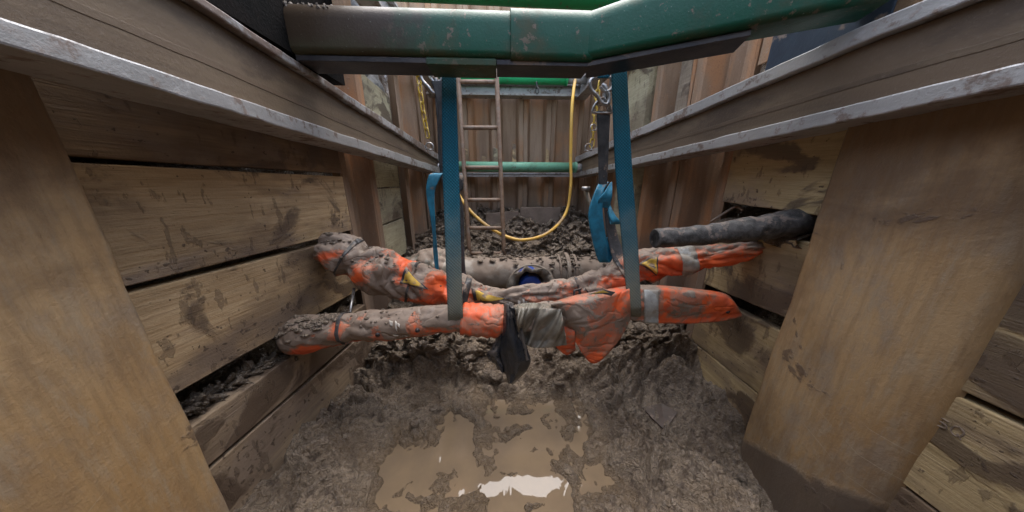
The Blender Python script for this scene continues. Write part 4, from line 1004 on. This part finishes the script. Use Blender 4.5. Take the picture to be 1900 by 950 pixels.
for k in range(160):
    x = random.gauss(at(1048, 500, y=yg)[0], .06) if k < 60 else random.uniform(-.2, .98); a = random.gauss(0, .55); r = random.uniform(.006, .02)
    c = np.array([x, yg-math.sin(a)*rg*1.05, gc[1][2]+math.cos(a)*rg*1.04]); vs = []
    for aa in range(5):
        for b in range(7):
            th = math.pi*aa/4; ph = 2*math.pi*b/7; vs.append(c+r*random.uniform(.7, 1.2)*np.array([1.3*math.sin(th)*math.cos(ph), math.sin(th)*math.sin(ph), .6*math.cos(th)]))
    Pm.add(vs, [(aa*7+b, (aa+1)*7+b, (aa+1)*7+(b+1) % 7, aa*7+(b+1) % 7) for aa in range(4) for b in range(7)])
tag(Pm.build('clay_crust', MUDM, eg, smooth=True), kind='stuff')
# grey film sleeve at its left end
Gs, rs_, Cs, _r = cloth_tube([(768, 500, 22, 1.86), (795, 492, 33, 1.86), (820, 494, 34, 1.86), (850, 500, 24, 1.86)], n=50, wr=.02, seed=21)
es = empty('film_sleeve', Cs[25], 'crumpled grey film sleeve on the left end of the mud covered pipe', 'sleeve')
k = Gs.shape[1]; V = MB(); V.add(Gs.reshape(-1, 3), [(i*k+j, (i+1)*k+j, (i+1)*k+(j+1) % k, i*k+(j+1) % k) for i in range(49) for j in range(k)]+[tuple(range(k)), tuple(49*k+j for j in range(k-1, -1, -1))]); V.build('film', PLAST, es, smooth=True)
# sacking collar with blue cap in the middle
cc = at(985, 532, y=1.62); e5 = empty('capped_pipe_end', cc, 'blue capped pipe end inside a ring of muddy sacking', 'pipe end')
ro = 43/FPX*depth(cc); ri_ = ro*.62; n_, k_ = 64, 16; P = np.zeros((n_+1, k_, 3))
for i in range(n_+1):
    a = 2*math.pi*(i % n_)/n_
    for j in range(k_):
        u = j/(k_-1); r = ro*(1-u)+ri_*.8*u; fold = float(fbm(math.cos(a)*4, math.sin(a)*4, u*.8, 3, 3))
        P[i, j] = cc+np.array([math.cos(a)*r*(1+.06*fold), .10*u*0+.05*math.sin(u*math.pi)*-1.0+.12*u+.02*fold-.03, math.sin(a)*r*(1+.06*fold)])
MB().grid(P, flip=True).build('sacking_ring', HESS, e5, smooth=True, solid=.004)
P2 = []
MB().tube([cc+(0, -.005, 0), cc+(0, .02, 0), cc+(0, .22, 0)], [ri_*.74, ri_*.8, ri_*.8], 32).build('cap', BLUECAP, e5, smooth=False, bevel=.006)
MB().tube([cc+(ro*math.cos(a), -.01, ro*math.sin(a)) for a in np.linspace(R(-30), R(200), 30)], .007, 8).build('tie', HESS, e5, smooth=True)
MB().tube([cc+(0, .05, 0), (cc[0], yg, gc[1][2])], ri_*.8, 24).build('pipe_stub', GREYP, e5, smooth=True)

# ================================================================== SLING STRAPS
def strap_grid(pL, pR, n=60, th=.0045, wr=.002, seed=0, bottom=True):
    pass
def strap(rows, name, mat, parent, n=90, th=.005, seed=0, twist=0.0):
    """rows: px_left, px_right, py, y of one hanging strap"""
    Rw = catmull(np.array(rows, float), n); m_ = 7; P = np.zeros((n, m_, 3))
    for i in range(n):
        xl, xr_, py, y = Rw[i]
        for j in range(m_):
            u = j/(m_-1); P[i, j] = at(xl+(xr_-xl)*u, py, y=y+.0025*math.sin(u*math.pi)+.002*float(vnoise(i*.12, u*2, 0, seed)))
    return MB().grid(P, flip=True).build(name, mat, parent, smooth=True, solid=th)
ytop = Y0+SW+.03
e = empty('sling_strap', at(840, 140, y=ytop), 'wide blue webbing sling hanging on the left under the front wrapped pipe', 'strap', 'blue slings holding the pipes')
strap([(818, 846, 90, ytop+.01), (819.5, 846, 140, ytop), (821, 851, 300, 1.08), (826, 855, 450, .97), (830, 858, 560, .915), (831, 859, 592, .915), (832, 858, 607, .95), (832, 858, 610, .99)], 'webbing', STRAP, e, seed=2)
o = strap([(800, 822, 150, 1.32), (812, 826, 200, 1.32), (818, 834, 300, 1.32), (836, 858, 380, 1.33), (848, 862, 480, 1.33), (850, 868, 540, 1.34)], 'rear_fall', SDARK, e, seed=4)
e2 = empty('sling_strap', at(1150, 110, y=ytop), 'wide blue webbing sling hanging on the right under the front wrapped pipe', 'strap', 'blue slings holding the pipes')
strap([(1128, 1160, 70, ytop+.01), (1133, 1162, 108, ytop), (1141, 1172, 300, 1.08), (1154, 1183, 450, .98), (1164, 1189, 555, .925), (1166, 1190, 578, .93), (1167, 1188, 588, .96), (1167, 1188, 590, 1.0)], 'webbing', STRAP, e2, seed=5)
# ratchet straps: hook, dark tapering webbing and loose blue tail
def hook(c, s, parent):
    P = [c+s*np.array(p) for p in ((-.55, 0, 1.0), (-1.0, 0, .6), (-.85, 0, .05), (-.35, -.1, -.45), (.0, -.15, -.9), (.45, -.15, -1.0), (.6, -.1, -.55), (.4, -.05, .0))]
    MB().tube(catmull(P, 40), s*.15, 9).build('hook', STEEL, parent, smooth=True)
    P = [c+s*np.array(p) for p in ((.55, .1, 1.0), (.9, .1, .55), (.75, .1, .15), (.3, .1, -.05), (-.1, .1, .3))]
    MB().tube(catmull(P, 30), s*.13, 9).build('hook', STEEL, parent, smooth=True)
    MB().tube(catmull([c+s*np.array(p) for p in ((.0, .25, .45), (.35, .2, .15), (.3, .2, -.6), (-.2, .1, -.9))], 24), s*.24, 9).build('hook_tip', STEEL, parent, smooth=True)
def dring(c, s, parent):
    P = [c+s*np.array(p) for p in ((-1, 0, -.55), (-.75, 0, .1), (-.2, 0, .65), (.2, 0, .65), (.75, 0, .1), (1, 0, -.55), (.5, 0, -.62), (-.5, 0, -.62))]
    P = catmull(P+[P[0]], 48)[:-1]; MB().tube(P, s*.13, 8, closed=True).build('ring', STEEL, parent, smooth=True)
yr = 1.34
er2 = empty('ratchet_strap', at(1118, 150, y=yr), 'dark ratchet strap on the right with steel hooks and a loose blue tail', 'ratchet strap', 'ratchet straps between the slings')
strap([(1104, 1131, 90, yr), (1107, 1131, 145, yr)], 'webbing', STRAP, er2, n=12, seed=1)
hook(at(1117, 168, y=yr-.02), .058, er2); dring(at(1117, 197, y=yr-.02), .046, er2)
strap([(1107, 1132, 206, yr-.02), (1109, 1130, 260, yr-.02), (1111, 1127, 330, yr-.02), (1113, 1124, 372, yr-.02)], 'webbing', SDARK, er2, seed=6)
strap([(1120, 1133, 375, yr), (1127, 1147, 440, yr-.02), (1140, 1166, 490, 1.26)], 'webbing', SDARK, er2, n=30, seed=9)
strap([(1133, 1136, 338, 1.30), (1120, 1136, 358, 1.27), (1110, 1134, 372, 1.27), (1112, 1130, 385, 1.29)], 'loop', SBLUE, er2, n=24, seed=4)
strap([(1112, 1130, 338, 1.335), (1104, 1120, 355, 1.29), (1092, 1118, 395, 1.27), (1098, 1124, 440, 1.27), (1108, 1128, 478, 1.28), (1114, 1132, 486, 1.30), (1120, 1139, 470, 1.31), (1126, 1137, 440, 1.32)], 'loose_tail', SBLUE, er2, seed=3)
strap([(1127, 1131, 378, 1.30), (1130, 1142, 400, 1.26), (1134, 1152, 412, 1.25), (1132, 1143, 414, 1.28), (1127, 1131, 392, 1.30)], 'loop', SBLUE, er2, n=30, seed=8)
MB().tube([at(1086, 350, y=1.40), at(1096, 385, y=1.38), at(1106, 408, y=1.36)], .013, 8).build('ratchet_handle', simple('olive steel', (.16, .14, .10), (.24, .2, .15), .45, .5, 20, mud=.3), er2, smooth=True)
MB().tube([at(1080, 350, y=1.38), at(1094, 350, y=1.38)], .011, 10).build('ratchet_pin', STEEL, er2, smooth=True)
el = empty('ratchet_strap', at(808, 150, y=1.45), 'dark ratchet strap on the left behind the blue sling with a folded blue tail', 'ratchet strap', 'ratchet straps between the slings')
hook(at(802, 152, y=1.42), .05, el)
strap([(806, 820, 168, 1.42), (811, 822, 230, 1.42), (815, 826, 310, 1.42), (830, 845, 380, 1.42)], 'webbing', SDARK, el, seed=5, n=30)
strap([(808, 822, 322, 1.36), (797, 820, 324, 1.33), (792, 812, 340, 1.32), (791, 806, 360, 1.32), (798, 807, 400, 1.32), (803, 809, 440, 1.33), (804, 812, 470, 1.35), (808, 814, 500, 1.36)], 'loose_tail', SBLUE, el, seed=7)
strap([(846, 858, 322, 1.38), (850, 860, 332, 1.36), (846, 858, 352, 1.36), (838, 848, 356, 1.38)], 'loop', SDARK, el, n=24, seed=2)

# ================================================================== SMALL THINGS ON THE MUD
p = at(1232, 768, z=.17)
m = MB(); Q = [at(a, b, z=.155+.0*k) for k, (a, b) in enumerate(((1192, 756), (1226, 754), (1256, 770), (1236, 792), (1212, 774)))]
for q_, dz in zip(Q, (.0, .02, .02, -.02, -.01)): q_[2] += dz
m.add(Q+[q_-np.array([0, 0, .008]) for q_ in Q], [(0, 1, 2, 3, 4), (9, 8, 7, 6, 5)]+[(i, 5+i, 5+(i+1) % 5, (i+1) % 5) for i in range(5)])
tag(m.build('broken_shard', SHARD), 'flat dark brown shard lying on the mud at right', 'shard')
# chunks of clay scattered over the bank, one mass nobody could count
rnd = random.Random(3); V = []; F = []
cnt = 1300
xs_ = np.array([rnd.uniform(-.85, 1.15) for _ in range(cnt)]); ys_ = np.array([rnd.uniform(.6, 3.35) for _ in range(cnt)])
Zc, wet_ = mud_h(xs_, ys_)
for i in range(cnt):
    if wet_[i] > .35 or (ys_[i] < 1.2 and rnd.random() < .4): continue
    r = .003+.036*rnd.random()**7; c = np.array([xs_[i], ys_[i], Zc[i]+r*.15]); n0 = len(V); ax = np.array([rnd.uniform(.8, 1.4), rnd.uniform(.8, 1.4), rnd.uniform(.5, .9)])
    for a in range(5):
        for b in range(7):
            th = math.pi*a/4; ph = 2*math.pi*b/7+i; V.append(tuple(c+ax*r*rnd.uniform(.75, 1.2)*np.array([math.sin(th)*math.cos(ph), math.sin(th)*math.sin(ph), math.cos(th)])))
    F += [(n0+a*7+b, n0+(a+1)*7+b, n0+(a+1)*7+(b+1) % 7, n0+a*7+(b+1) % 7) for a in range(4) for b in range(7)]
mm = MB(); mm.v = V; mm.f = F; tag(mm.build('mud_crumbs', MUDM, smooth=True), 'crumbs and clods of wet clay strewn over the mud', 'mud', kind='stuff')
